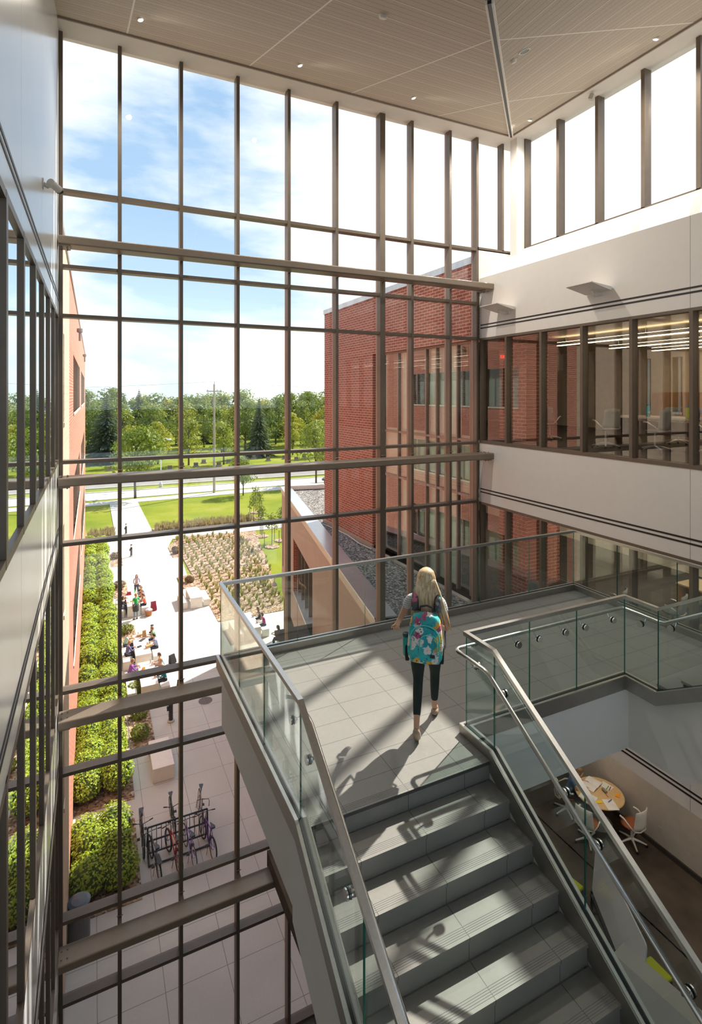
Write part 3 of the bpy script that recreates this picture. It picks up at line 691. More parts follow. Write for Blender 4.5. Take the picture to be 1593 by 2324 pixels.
def handrail(path, r, bks, nm='handrail'):
    h = MB().tube(path, .0205, 14).build(nm, STEEL, r, smooth=True)
    for c, nx, ny in bks:                     # c: point on glass plane, (nx,ny): towards the rail
        n = Vector((nx, ny, 0)); c = Vector(c)
        b = MB(); b.tube([c + n * .012, c + n * .022], .036, 20)
        b.tube([c - n * .022, c - n * .010], .036, 20)
        b.tube([c + n * .022, c + n * .045, c + n * .07 + Vector((0, 0, .012)), c + n * .085 + Vector((0, 0, .05)), c + n * .085 + Vector((0, 0, .075))], [.02, .011, .009, .008, .008], 10)
        b.cur = 1; b.tube([c + n * .008, c + n * .012], .037, 20); b.tube([c - n * .010, c - n * .007], .037, 20)
        k = b.build('bracket', [CHROME, BLACKM], h); k.parent = h
HR = .87
def arc(cx_, cy_, cz_, r_, a0, a1, n=6): return [(cx_ + r_ * math.cos(R(a0 + (a1 - a0) * i / n)), cy_ + r_ * math.sin(R(a0 + (a1 - a0) * i / n)), cz_) for i in range(n + 1)]
# outer, left flight, ends with a return to the glass on the landing
xl = XA + .085
pl_ = [(xl, YE, zfloor_l(YE) + HR), (xl, YN - .02, ZL + HR - .012), (xl, YN + .05, ZL + HR)]
pl_ += [(xl, 4.52, ZL + HR)] + arc(xl - .07, 4.52, ZL + HR, .07, 0, 90)[1:] 
handrail(pl_, g1, [((XA, y, zfloor_l(y) + HR - .075), 1, 0) for y in (4.36, 3.98, 3.25, 2.6, 1.9, 1.2)])
xr = XI - .085; zz = ZL + HR; yo = 4.6 + .085
pi_ = [(xr, YE, zfloor_l(YE) + HR), (xr, YN - .02, zz - .012), (xr, YN + .05, zz), (xr, yo - .07, zz)] + arc(xr + .07, yo - .07, zz, .07, 180, 90)[1:]
pi_ += [(XJ + .085 - .05, yo, zz)] + arc(XJ + .035, yo - .05, zz, .05, 90, 0)[1:] + [(XJ + .085, YN + .05, zz), (XJ + .085, YN - .03, zz + .015), (XJ + .085, YE, zfloor_r(YE) + HR)]
handrail(pi_, g2, [((XI, y, zfloor_l(y) + HR - .075), -1, 0) for y in (4.42, 4.02, 3.28, 2.96, 2.25, 1.6)] + [((x, 4.6, zz - .075), 0, 1) for x in (4.24, 4.55, 4.95, 5.27, 5.75)] + [((XJ, y, zfloor_r(y) + HR - .075), 1, 0) for y in (4.38, 4.0, 3.3, 2.6)])

# ================================================================== PEOPLE
def bake(vs, es, rad, sub=1, root=0):
    me = bpy.data.meshes.new('t'); me.from_pydata(vs, es, []); o = bpy.data.objects.new('t', me); COL.objects.link(o)
    sk = o.modifiers.new('s', 'SKIN'); sk.use_smooth_shade = True; sk.branch_smoothing = .3
    for i, r_ in enumerate(rad):
        s_ = me.skin_vertices[0].data[i]; s_.radius = (r_, r_) if not isinstance(r_, tuple) else r_; s_.use_root = (i == root)
    ss = o.modifiers.new('u', 'SUBSURF'); ss.levels = ss.render_levels = sub
    dg = bpy.context.evaluated_depsgraph_get(); dg.update()
    out = bpy.data.meshes.new_from_object(o.evaluated_get(dg)); bpy.data.objects.remove(o); bpy.data.meshes.remove(me); return out
def lerp(a, c, t): return tuple(a[i] + (c[i] - a[i]) * t for i in range(3))
def chain_bake(nodes, sub=1):
    # nodes: name -> (pos, radius, parent)
    ks = list(nodes); ix = {k: i for i, k in enumerate(ks)}
    return bake([nodes[k][0] for k in ks], [(ix[nodes[k][2]], ix[k]) for k in ks if nodes[k][2]], [nodes[k][1] for k in ks], sub)
def head_fn(p):
    x, y, z = p; # face towards +y
    if z < 0: x *= 1 - .28 * min(1, -z / .1); y = y * (1 - .12 * min(1, -z / .1)) 
    if y > .07 and abs(x) < .03: y += .016 * max(0, 1 - abs(z + .012) / .03)     # nose
    if y > .06 and abs(x) < .035 and abs(z - .02) < .02: y -= .006
    return Vector((x, y, z))
def human(name, label, loc, rz, J, top, bottom, shoe=(.05, .04, .035), hair=(.12, .06, .03), hairlen=0, skin=None, H=1., fem=True, sleeve=.45, cat='person', group=None, sub=1, shirt_mat=None, trouser_len=.95, fine=False, hair_mesh=None):
    skin = skin or SKIN
    r = thing(name, loc, label, cat, rz, group)
    g = {k: tuple(c * H for c in v) for k, v in J.items() if isinstance(v, tuple)}
    sw = .9 if fem else 1.05
    wx = .10 if fem else .095
    n = {}
    n['pel'] = (g['pel'], .115 * H * sw, None)
    n['wai'] = (lerp(g['pel'], g['che'], .45), .10 * H * sw, 'pel')
    n['che'] = (g['che'], .125 * H * sw, 'wai')
    n['nb'] = (lerp(g['che'], g['nek'], .75), .07 * H * sw, 'che')
    n['nek'] = (g['nek'], .05 * H, 'nb')
    n['hb'] = (lerp(g['nek'], g['hed'], .5), .048 * H, 'nek')
    for s_ in 'LR':
        n['sh' + s_] = (g['sh' + s_], .055 * H * sw, 'nb'); n['ua' + s_] = (lerp(g['sh' + s_], g['el' + s_], .5), .043 * H * sw, 'sh' + s_)
        n['el' + s_] = (g['el' + s_], .036 * H * sw, 'ua' + s_); n['fa' + s_] = (lerp(g['el' + s_], g['wr' + s_], .45), .034 * H * sw, 'el' + s_)
        n['wr' + s_] = (g['wr' + s_], .024 * H, 'fa' + s_)
        n['pa' + s_] = (lerp(g['wr' + s_], g['ha' + s_], .55), .030 * H, 'wr' + s_)
        n['hi' + s_] = (g['hi' + s_], .085 * H * sw, 'pel'); n['th' + s_] = (lerp(g['hi' + s_], g['kn' + s_], .45), .072 * H * sw, 'hi' + s_)
        n['kn' + s_] = (g['kn' + s_], .05 * H, 'th' + s_); n['ca' + s_] = (lerp(g['kn' + s_], g['an' + s_], .35), .048 * H, 'kn' + s_)
        n['an' + s_] = (g['an' + s_], .03 * H, 'ca' + s_); n['he' + s_] = (lerp(g['an' + s_], g['to' + s_], .35), .033 * H, 'an' + s_)
        n['to' + s_] = (g['to' + s_], .026 * H, 'he' + s_)
    body = MB(); body.mesh(chain_bake(n, sub))
    # fingers rooted in each palm
    for s_ in 'LR':
        wv, hv = Vector(g['wr' + s_]), Vector(g['ha' + s_]); d = (hv - wv).normalized(); side = Vector(g.get('side' + s_, (1, 0, 0))) ; side = (side - d * side.dot(d)).normalized(); dn = d.cross(side)
        curl = Vector(g.get('curl' + s_, (0, 0, -1))).normalized()
        pc = wv + (hv - wv) * .62
        for q, (o_, L_) in enumerate(((-.027, .062), (-.009, .075), (.009, .07), (.027, .055))):
            b0 = pc + side * o_ * H; 
            pts = [b0, b0 + d * .035 * H, b0 + d * (.035 + L_ * .5) * H + curl * .012 * H, b0 + d * (.035 + L_ * .85) * H + curl * .034 * H]
            body.tube(pts, [.0105 * H, .0095 * H, .0085 * H, .006 * H], 6)
        tb_ = wv + (hv - wv) * .3 - side * .02 * H
        body.tube([tb_, tb_ - side * .03 * H + d * .025 * H, tb_ - side * .035 * H + d * .06 * H + curl * .01 * H], [.013 * H, .0105 * H, .007 * H], 6)
    hx = J.get('hrot', 0.)
    hm = Matrix.Rotation(J.get('hpitch', 0.), 3, 'X'); hz = Matrix.Rotation(hx, 3, 'Z')
    def hf(p): return hz @ (hm @ (head_fn(p) * H))
    body.ell(g['hed'], .073, .094, .115, 16, 12, hf)
    for s_ in (-1, 1):
        e_ = hz @ (hm @ (Vector((s_ * .073, -.004, -.008)) * H)); body.ell(tuple(Vector(g['hed']) + e_), .012 * H, .02 * H, .03 * H, 6, 5)
    body.build('body', skin, r, smooth=True, world=False)
    eb = MB()
    for s_ in (-1, 1):
        e_ = hz @ (hm @ (Vector((s_ * .028, .082, .014)) * H)); eb.ell(tuple(Vector(g['hed']) + e_), .011 * H, .009 * H, .007 * H, 6, 4)
    eb.build('eyes', F((.03, .02, .02), .3), r, smooth=True, world=False)
    mb_ = MB(); e_ = hz @ (hm @ (Vector((0, .083, -.052)) * H)); mb_.ell(tuple(Vector(g['hed']) + e_), .022 * H, .01 * H, .007 * H, 8, 4); mb_.build('mouth', F((.45, .12, .1), .5), r, smooth=True, world=False)
    # hair
    hb = MB()
    def hairf(p):
        if p.y > .045 and p.z < .062: p.y = .045 - .01 * (p.z - .06)
        if hairlen == 0 and p.z < -.03 and p.y > -.05: p.z = -.03; 
        return hz @ (hm @ (p * H))
    if hair_mesh is None:
        hb.ell(tuple(Vector(g['hed']) + Vector((0, -.006, .008))), .084, .104, .124, 16, 12, hairf)
        if hairlen:
            for k in range(9):
                a = PI * (1.08 + .84 * k / 8); x0 = math.cos(a) * .07 * H; y0 = math.sin(a) * .085 * H
                c0 = Vector(g['hed']) + Vector((x0, y0, .03)); hb.tube([c0, c0 + Vector((x0 * .15, -.01, -hairlen * .5)), c0 + Vector((x0 * .3, -.0, -hairlen))], [.03 * H, .032 * H, .012], 7)
        hb.build('hair', F(hair, .5), r, smooth=True, world=False)
    else: hair_mesh(r, g, H)
    # shirt
    t = {}
    f = 1.14
    t['pel'] = (lerp(g['pel'], g['che'], -.02), .128 * H * sw, None); t['wai'] = (n['wai'][0], .112 * H * sw, 'pel'); t['che'] = (n['che'][0], .136 * H * sw, 'wai'); t['nb'] = (n['nb'][0], .078 * H * sw, 'che')
    for s_ in 'LR':
        t['sh' + s_] = (g['sh' + s_], .064 * H * sw, 'nb')
        if sleeve <= 1:
            t['ua' + s_] = (lerp(g['sh' + s_], g['el' + s_], sleeve), .056 * H * sw, 'sh' + s_)
        else:
            t['ua' + s_] = (lerp(g['sh' + s_], g['el' + s_], .5), .053 * H * sw, 'sh' + s_); t['el' + s_] = (g['el' + s_], .046 * H * sw, 'ua' + s_); t['wr' + s_] = (lerp(g['el' + s_], g['wr' + s_], .9), .034 * H, 'el' + s_)
    MB().mesh(chain_bake(t, sub)).build('shirt', shirt_mat or F(top, .8), r, smooth=True, world=False)
    t = {}
    t['pel'] = (g['pel'], .124 * H * sw, None)
    for s_ in 'LR':
        t['hi' + s_] = (g['hi' + s_], .106 * H * sw, 'pel'); t['th' + s_] = (n['th' + s_][0], .10 * H * sw, 'hi' + s_); t['kn' + s_] = (g['kn' + s_], .057 * H, 'th' + s_); t['ca' + s_] = (n['ca' + s_][0], .054 * H, 'kn' + s_)
        t['an' + s_] = (lerp(n['ca' + s_][0], g['an' + s_], trouser_len), .039 * H, 'ca' + s_)
    MB().mesh(chain_bake(t, sub)).build('trousers', F(bottom, .8), r, smooth=True, world=False)
    for s_ in 'LR':
        a, c = Vector(g['an' + s_]), Vector(g['to' + s_]); d = (c - a); hl = a + Vector((0, 0, -.045)) * H - d * .25; 
        sb = MB(); sb.tube([hl, hl + d * .35 , hl + d * .85, c + d * .12 ], [.028 * H, .04 * H, .042 * H, .022 * H], 10); sb.build('shoe', F(shoe, .6), r, smooth=True, world=False)
    return r
STAND = dict(pel=(0, 0, .95), che=(0, .0, 1.24), nek=(0, 0, 1.46), hed=(0, .02, 1.60), shL=(-.17, 0, 1.39), shR=(.17, 0, 1.39), elL=(-.22, -.02, 1.12), elR=(.22, -.02, 1.12), wrL=(-.23, .05, .88), wrR=(.23, .05, .88), haL=(-.23, .08, .79), haR=(.23, .08, .79),
             hiL=(-.09, 0, .90), hiR=(.09, 0, .90), knL=(-.10, .01, .50), knR=(.10, .01, .50), anL=(-.10, -.02, .08), anR=(.10, -.02, .08), toL=(-.11, .13, .03), toR=(.11, .13, .03), sideL=(0, 1, 0), sideR=(0, 1, 0))
def J(base, **k): d = dict(base); d.update(k); return d
SIT = dict(pel=(0, 0, .55), che=(0, .06, .84), nek=(0, .12, 1.05), hed=(0, .16, 1.19), shL=(-.17, .09, .99), shR=(.17, .09, .99), elL=(-.23, .22, .78), elR=(.23, .22, .78), wrL=(-.13, .42, .82), wrR=(.13, .42, .82), haL=(-.08, .50, .82), haR=(.08, .50, .82),
           hiL=(-.09, .02, .53), hiR=(.09, .02, .53), knL=(-.11, .42, .50), knR=(.11, .42, .50), anL=(-.11, .40, .08), anR=(.11, .40, .08), toL=(-.11, .55, .03), toR=(.11, .55, .03), hpitch=-.25)

# ---- the walking woman on the landing
WLOC = (3.19, 4.85, ZL); WRZ = -R(38)
WALKJ = dict(pel=(0, .0, .93), che=(0, .03, 1.21), nek=(0, .05, 1.43), hed=(0.005, .085, 1.565), shL=(-.165, .04, 1.37), shR=(.165, .02, 1.37),
    elL=(-.275, .06, 1.13), elR=(.235, -.02, 1.10), wrL=(-.335, .24, .985), wrR=(.17, .18, 1.02), haL=(-.355, .31, .93), haR=(.12, .26, 1.02), sideL=(.8, .4, 0), sideR=(0, .3, 1), curlL=(.5, .2, -1),
    hiL=(-.085, 0, .90), hiR=(.085, .01, .90), knL=(-.08, .03, .52), knR=(.085, .22, .52), anL=(-.07, -.27, .17), anR=(.075, .27, .09), toL=(-.07, -.17, .04), toR=(.085, .42, .025))
m = Mat('striped_tee'); g = m.obj(); x = m.sep(g); ln = m.line(x[2], .022, .009); m.col(m.mix(ln, (.66, .66, .68), (.36, .37, .42))).rough(.85); TEE = m.m
m = Mat('blonde_hair'); g = m.obj((1, 1, .06)); m.col(m.ramp(m.noise(g, 55, 4, .7), [(.3, (.34, .21, .10)), (.5, (.62, .44, .24)), (.7, (.88, .72, .48))])).rough(.38).spec(.5); BLOND = m.m
def long_hair(r, g, H):
    hd = Vector(g['hed']); b = MB(); n = 44
    # rings from crown to mid back: (z, halfwidth, front y, back y, xshift)
    rows = [(.128, .012, .02, -.03, 0), (.12, .045, .035, -.065, 0), (.095, .078, .055, -.10, 0), (.05, .094, .05, -.118, 0), (0, .102, .03, -.122, 0), (-.05, .11, .01, -.124, .002), (-.10, .122, -.01, -.128, .006), (-.16, .146, -.02, -.14, .012), (-.22, .166, -.035, -.155, .02), (-.28, .168, -.055, -.17, .035), (-.33, .15, -.08, -.16, .05), (-.375, .10, -.11, -.16, .065)]
    for k, (z, hw, yf, yb, xs) in enumerate(rows):
        for j in range(n):
            a = 2 * PI * j / n; ca, sa = math.cos(a), math.sin(a)
            wv = 1 + (.05 * math.sin(j * 5.7) + .035 * math.sin(j * 2.3 + k * .25)) * min(1, k / 4)
            yy = (yf + yb) / 2 + sa * (yf - yb) / 2 * wv
            zz_ = z - (.05 * abs(math.sin(j * 1.9)) if k == len(rows) - 1 else 0) - (.02 * math.sin(j * 3.1) if k > 8 else 0)
            # keep the crown high at the back, parting on top
            b.v.append((hd.x + xs + ca * hw * wv, hd.y + yy, hd.z + zz_))
    o = 0
    for k in range(len(rows) - 1):
        for j in range(n): b.f.append((k * n + j, k * n + (j + 1) % n, (k + 1) * n + (j + 1) % n, (k + 1) * n + j)); b.mi.append(0)
    b.f.append(tuple(reversed(range(n)))); b.mi.append(0); b.f.append(tuple(range((len(rows) - 1) * n, len(rows) * n))); b.mi.append(0)
    # loose locks
    for k in range(20):
        t = k / 19; x = -.12 + .28 * t; x0 = hd.x + x
        L_ = -.36 - .10 * rnd.random() - .06 * t
        sp = 1.25 + .2 * rnd.random()
        b.tube([(x0 * .6, hd.y - .10, hd.z + .03), (x0 * .95, hd.y - .135, hd.z - .12), (x0 * 1.1 + .02 * t, hd.y - .15, hd.z - .25), (x0 * sp + .05 * t, hd.y - .155 - .02 * rnd.random(), hd.z + L_)], [.012, .016, .014, .003], 5)
    for L_, q in ((.25, -1), (.22, -1)):
        b.tube([(hd.x + q * .08, hd.y - .05, hd.z - .02), (hd.x + q * .12, hd.y - .06, hd.z - .12), (hd.x + q * (.16 + L_ * .1), hd.y - .03, hd.z - L_ * .95), (hd.x + q * (.21 + L_ * .1), hd.y - .01, hd.z - L_ * 1.0)], [.014, .014, .008, .002], 5)
    b.build('hair', BLOND, r, smooth=True, world=False)
human('person', 'woman with long blonde hair, grey striped tee and dark leggings walking away across the landing', WLOC, WRZ, WALKJ, (.6, .6, .6), (.012, .022, .02), shoe=(.42, .30, .22), H=1.0, sleeve=.5, sub=2, shirt_mat=TEE, trouser_len=.72, hair_mesh=long_hair)
# backpack
m = Mat('flower_print'); g = m.obj((1, .6, 1))
vo = m.n('ShaderNodeTexVoronoi'); vo.voronoi_dimensions = '2D'; g = m.comb(m.sep(g)[0], m.sep(g)[2], m.sep(g)[1]); vo.inputs['Scale'].default_value = 15; wv_ = m.n('ShaderNodeTexNoise'); wv_.inputs['Scale'].default_value = 26; m.l(g, wv_.inputs[0]); m.l(m.mix(.09, g, wv_.outputs[1]), vo.inputs[0])
base = m.ramp(m.noise(g, 9, 2), [(.4, (.02, .33, .36)), (.6, (.05, .50, .50))])
pet = m.ramp(vo.outputs['Distance'], [(.46, (1, 1, 1)), (.54, (0, 0, 0))]); cen = m.ramp(vo.outputs['Distance'], [(.06, (1, 1, 1)), (.1, (0, 0, 0))])
sel = m.sep(vo.outputs['Color']); pc_ = m.ramp(sel[0], [(.0, (.80, .74, .68)), (.5, (.85, .80, .75)), (.56, (.80, .42, .05)), (.8, (.8, .5, .08)), (.84, (.45, .08, .16)), (1, (.7, .3, .3))])
pc_.node.color_ramp.interpolation = 'CONSTANT'
on = m.math('MULTIPLY', pet, m.math('GREATER_THAN', sel[1], .22))
vo2 = m.n('ShaderNodeTexVoronoi'); vo2.inputs['Scale'].default_value = 34; m.l(g, vo2.inputs[0])
c1 = m.mix(on, base, pc_); c1 = m.mix(m.math('MULTIPLY', m.ramp(vo2.outputs['Distance'], [(.1, (1, 1, 1)), (.2, (0, 0, 0))]), on), c1, (.35, .22, .2)); c1 = m.mix(cen, c1, (.03, .02, .03)); m.col(c1).rough(.75); FLOW = m.m
TEAL = F((.10, .58, .55), .6)
m = Mat('dark_flower_print'); g = m.obj(); vo = m.n('ShaderNodeTexVoronoi'); vo.inputs['Scale'].default_value = 22; m.l(g, vo.inputs[0]); q_ = m.ramp(m.sep(vo.outputs['Color'])[0], [(0, (.10, .09, .09)), (.45, (.16, .15, .16)), (.6, (.35, .33, .33)), (.75, (.55, .12, .2)), (.88, (.6, .35, .05)), (.95, (.1, .35, .35))]); q_.node.color_ramp.interpolation = 'CONSTANT'; m.col(q_).rough(.8); DFLOW = m.m
bp = thing('backpack', (WLOC[0], WLOC[1], ZL + .0), 'turquoise flowered backpack worn by the blonde woman', 'backpack', WRZ)
def rbox(b, x0, x1, y0, y1, z0, z1, taper=.0, n=10, e=.35):
    # superelliptic bag body: rings over z
    vs = []; N_ = 28; M_ = 12
    for k in range(M_ + 1):
        t = k / M_; zz_ = z0 + (z1 - z0) * t; u = abs(2 * t - 1); s_ = (1 - u ** 6) ** .5 if u < 1 else 0
        s_ = max(s_, .02); wx_ = (x1 - x0) / 2 * s_ * (1 - taper * max(0, t - .4)); wy_ = (y1 - y0) / 2 * s_ * (1 - .25 * t)
        for j in range(N_):
            a = 2 * PI * j / N_; c_, q_ = math.cos(a), math.sin(a)
            vs.append(((x0 + x1) / 2 + math.copysign(abs(c_) ** e, c_) * wx_, y1 - (y1 - y0) / 2 + math.copysign(abs(q_) ** e, q_) * wy_, zz_))
    fs = [(k * N_ + j, k * N_ + (j + 1) % N_, (k + 1) * N_ + (j + 1) % N_, (k + 1) * N_ + j) for k in range(M_) for j in range(N_)] + [tuple(reversed(range(N_))), tuple(range(M_ * N_, (M_ + 1) * N_))]
    return b.add(vs, fs)
rbox(MB(), -.165, .195, -.30, -.09, .79, 1.33, .30).build('main_compartment', FLOW, bp, smooth=True, world=False)
rbox(MB(), -.125, .16, -.345, -.22, .83, 1.21, .3).build('front_pocket', FLOW, bp, smooth=True, world=False)
def zip_arc(x0, x1, y, z0, z1, nm):
    cx_ = (x0 + x1) / 2; a_ = (x1 - x0) / 2; pts = [(x0, y, z0)] + [(cx_ - a_ * math.cos(PI * k / 14), y + .015 * math.sin(PI * k / 14), z1 - a_ * .8 + a_ * .8 * math.sin(PI * k / 14)) for k in range(15)] + [(x1, y, z0)]
    MB().tube(pts, .006, 6).build(nm, TEAL, bp, smooth=True, world=False)
zip_arc(-.125, .16, -.315, .88, 1.225, 'zipper'); zip_arc(-.03, .145, -.35, .95, 1.15, 'zipper')
for s_ in (-1, 1):
    x = .015 + s_ * .10
    MB().tube([(x, -.12, 1.30), (x + s_ * .02, -.06, 1.42), (x + s_ * .02, .02, 1.455), (x + s_ * .015, .10, 1.40), (x + s_ * .04, .165, 1.25), (x + s_ * .08, .13, 1.05), (x + s_ * .10, -.02, .93), (x + s_ * .06, -.14, .88)], [.03, .033, .03, .028, .025, .012, .01, .012], 8).build('shoulder_strap', [F((.06, .05, .06), .8)], bp, smooth=True, world=False)
    MB().tube([(x + s_ * .02, -.115, 1.30), (x + s_ * .022, -.085, 1.40), (x + s_ * .022, -.03, 1.45)], [.038, .036, .03], 8).build('strap_panel', DFLOW, bp, smooth=True, world=False)
MB().tube([(-.045, -.15, 1.315), (-.035, -.175, 1.37), (.03, -.18, 1.385), (.085, -.17, 1.36), (.09, -.15, 1.315)], .010, 8).build('grab_handle', F((.05, .04, .05), .8), bp, smooth=True, world=False)
for s_, x in ((-1, -.175), (1, .195)): rbox(MB(), x - .035 + .02 * (s_ < 0), x + .03 - .02 * (s_ > 0), -.25, -.13, .81, .99, .0).build('side_pocket', F((.02, .02, .025), .9), bp, smooth=True, world=False)
MB().box((.075, -.352, .93), (.12, -.347, .96)).build('patch', F((.03, .03, .04)), bp, world=False)
bt = thing('water_bottle', (WLOC[0], WLOC[1], ZL), 'teal water bottle in the side pocket of the flowered backpack', 'bottle', WRZ)
MB().lathe([(.03, .86), (.034, .88), (.034, 1.04), (.03, 1.06)], 14, (-.185, -.19, 0)).build('body', F((.02, .36, .33), .25), bt, smooth=True, world=False)
MB().lathe([(.035, 1.055), (.036, 1.085), (.028, 1.09)], 14, (-.185, -.19, 0)).build('cap', F((.01, .06, .06), .5), bt, smooth=True, world=False)
for q in (.0,): MB().tube([(-.335 + .025 * math.cos(t * PI / 5), .225 + .03 * math.sin(t * PI / 5) * .6, .995 + .012 * math.sin(t * PI / 5)) for t in range(11)], .004, 5).build('bracelet', F((.7, .35, .15), .4), next(o for o in bpy.data.objects if o.name == 'person'), world=False)
# ================================================================== ATRIUM FITTINGS
def sconce(y, label):
    r = thing('wall_sconce', (WB, y, EYE + 2.15), label, 'light', group='angled sconces on the right wall')
    MB().box((-.04, -.12, -.05), (-.001, .12, .08)).build('back_plate', WHITE, r, world=False)
    b = MB(); vs = [(-.03, -.33, .02), (-.03, .33, .02), (-.62, .33, .14), (-.62, -.33, .14), (-.03, -.33, .10), (-.03, .33, .10), (-.62, .33, .155), (-.62, -.33, .155)]
    b.add(vs, [(0, 1, 2, 3), (7, 6, 5, 4), (0, 4, 5, 1), (1, 5, 6, 2), (2, 6, 7, 3), (3, 7, 4, 0)]); b.build('lamp_shade', WHITE, r, world=False)
    MB().tube([(-.03, 0, -.03), (-.2, 0, -.02), (-.26, 0, .05)], .03, 8).build('arm', WHITE, r, world=False)
    return r
sconce(11.0, 'white wedge sconce high on the right wall, the one nearer the tall window corner')
sconce(8.15, 'white wedge sconce high on the right wall, the one further from the corner')
c_ = thing('security_camera', (WL, 8.3, 17.8), 'pale bullet security camera bracketed on the left wall above the windows', 'camera')
MB().tube([(0, 0, 0), (.015, 0, 0)], .075, 20).build('base_plate', F((.6, .58, .55), .4), c_, world=False)
MB().tube([(.01, 0, 0), (.06, .01, -.03), (.1, .03, 0)], [.03, .026, .026], 10).build('arm', F((.55, .54, .5), .4), c_, smooth=True, world=False)
MB().tube([(.09, .0, .03), (.19, .17, -.0)], [.055, .05], 14).build('housing', F((.62, .6, .56), .35), c_, world=False)
MB().tube([(.185, .165, .0), (.2, .19, -.007)], [.054, .05], 14).build('lens_hood', F((.03, .03, .03), .3), c_, world=False)
c_ = thing('motion_sensor', (10.72, 9.15, CEIL - .02), 'small white sensor box hanging under the right ceiling border', 'sensor')
MB().tube([(0, 0, 0), (0, 0, -.07)], .02, 8).build('stem', WHITE, c_, world=False)
MB().obox((-.05, -.02, -.12), .12, .1, .12, R(30), R(25)).build('housing', F((.5, .46, .4)), c_, world=False)
EM = emit('lamp_lens', (1, .93, .8), 6); EM3 = emit('added_study_diffuser', (1, .88, .7), 4.2); EM2 = emit('panel_diffuser', (1, .88, .7), 17)
# measured lamp positions on the two ceiling planes (metres)
for nm, P, lab in (('downlight', (0.775, 10.442, 21.756), 'small white ceiling lamp near the left end of the wood ceiling'), ('downlight', (3.851, 10.525, 21.783), 'small white ceiling lamp between the first two cross joints'),
                   ('downlight', (6.639, 10.596, 21.807), 'small white ceiling lamp nearest left of the ceiling valley'), ('downlight', (10.125, 10.559, 22.038), 'small white ceiling lamp just right of the ceiling valley corner'),
                   ('downlight', (9.998, 7.029, 21.994), 'small white ceiling lamp above the right clerestory')):
    r = thing(nm, P, lab, 'light', group='small lamps in the wood ceiling'); r.rotation_euler = (R(18.7), 0, 0) if za(P[1]) < zb(P[0]) + .01 else (0, -R(19.4), 0)
    MB().lathe([(.045, .0), (.062, -.006), (.062, -.03), (.045, -.03)], 20).build('trim_ring', SOFFIT, r, world=False)
    MB().lathe([(.04, -.031), (.04, -.036)], 18).build('lens', EM, r, world=False)
    ld = bpy.data.lights.new('downlight_lamp', 'SPOT'); ld.energy = 280; ld.color = (1, .92, .8); ld.spot_size = R(150); ld.spot_blend = .8; ld.shadow_soft_size = .06
    lo = bpy.data.objects.new('downlight_lamp', ld); COL.objects.link(lo); lo.location = (0, 0, -.06); lo.parent = r
for P, rr, lab in (((3.890, 7.039, 20.607), .065, 'round white smoke detector on the left wood ceiling'), ((6.603, 7.286, 20.800), .05, 'small white sprinkler cover beside the round ceiling speaker')):
    o = MB().lathe([(rr, .01), (rr, -.03), (rr * .8, -.05)], 20).build('smoke_detector', SOFFIT); o.location = P; tag(o, lab, 'detector'); o.rotation_euler = (R(18.7), 0, 0) if 'left' in lab else (0, -R(19.4), 0)
P = (6.602, 7.018, 20.800); r = thing('recessed_spotlight', P, 'round white rimmed recessed spotlight in the right wood ceiling', 'light'); r.rotation_euler = (0, -R(19.4), 0)
MB().lathe([(.08, .0), (.08, -.012), (.10, -.012), (.10, .0)], 24).build('trim_ring', SOFFIT, r, world=False)
MB().lathe([(.078, .002), (.078, -.008)], 24).build('reflector', F((.05, .04, .03), .3), r, world=False)
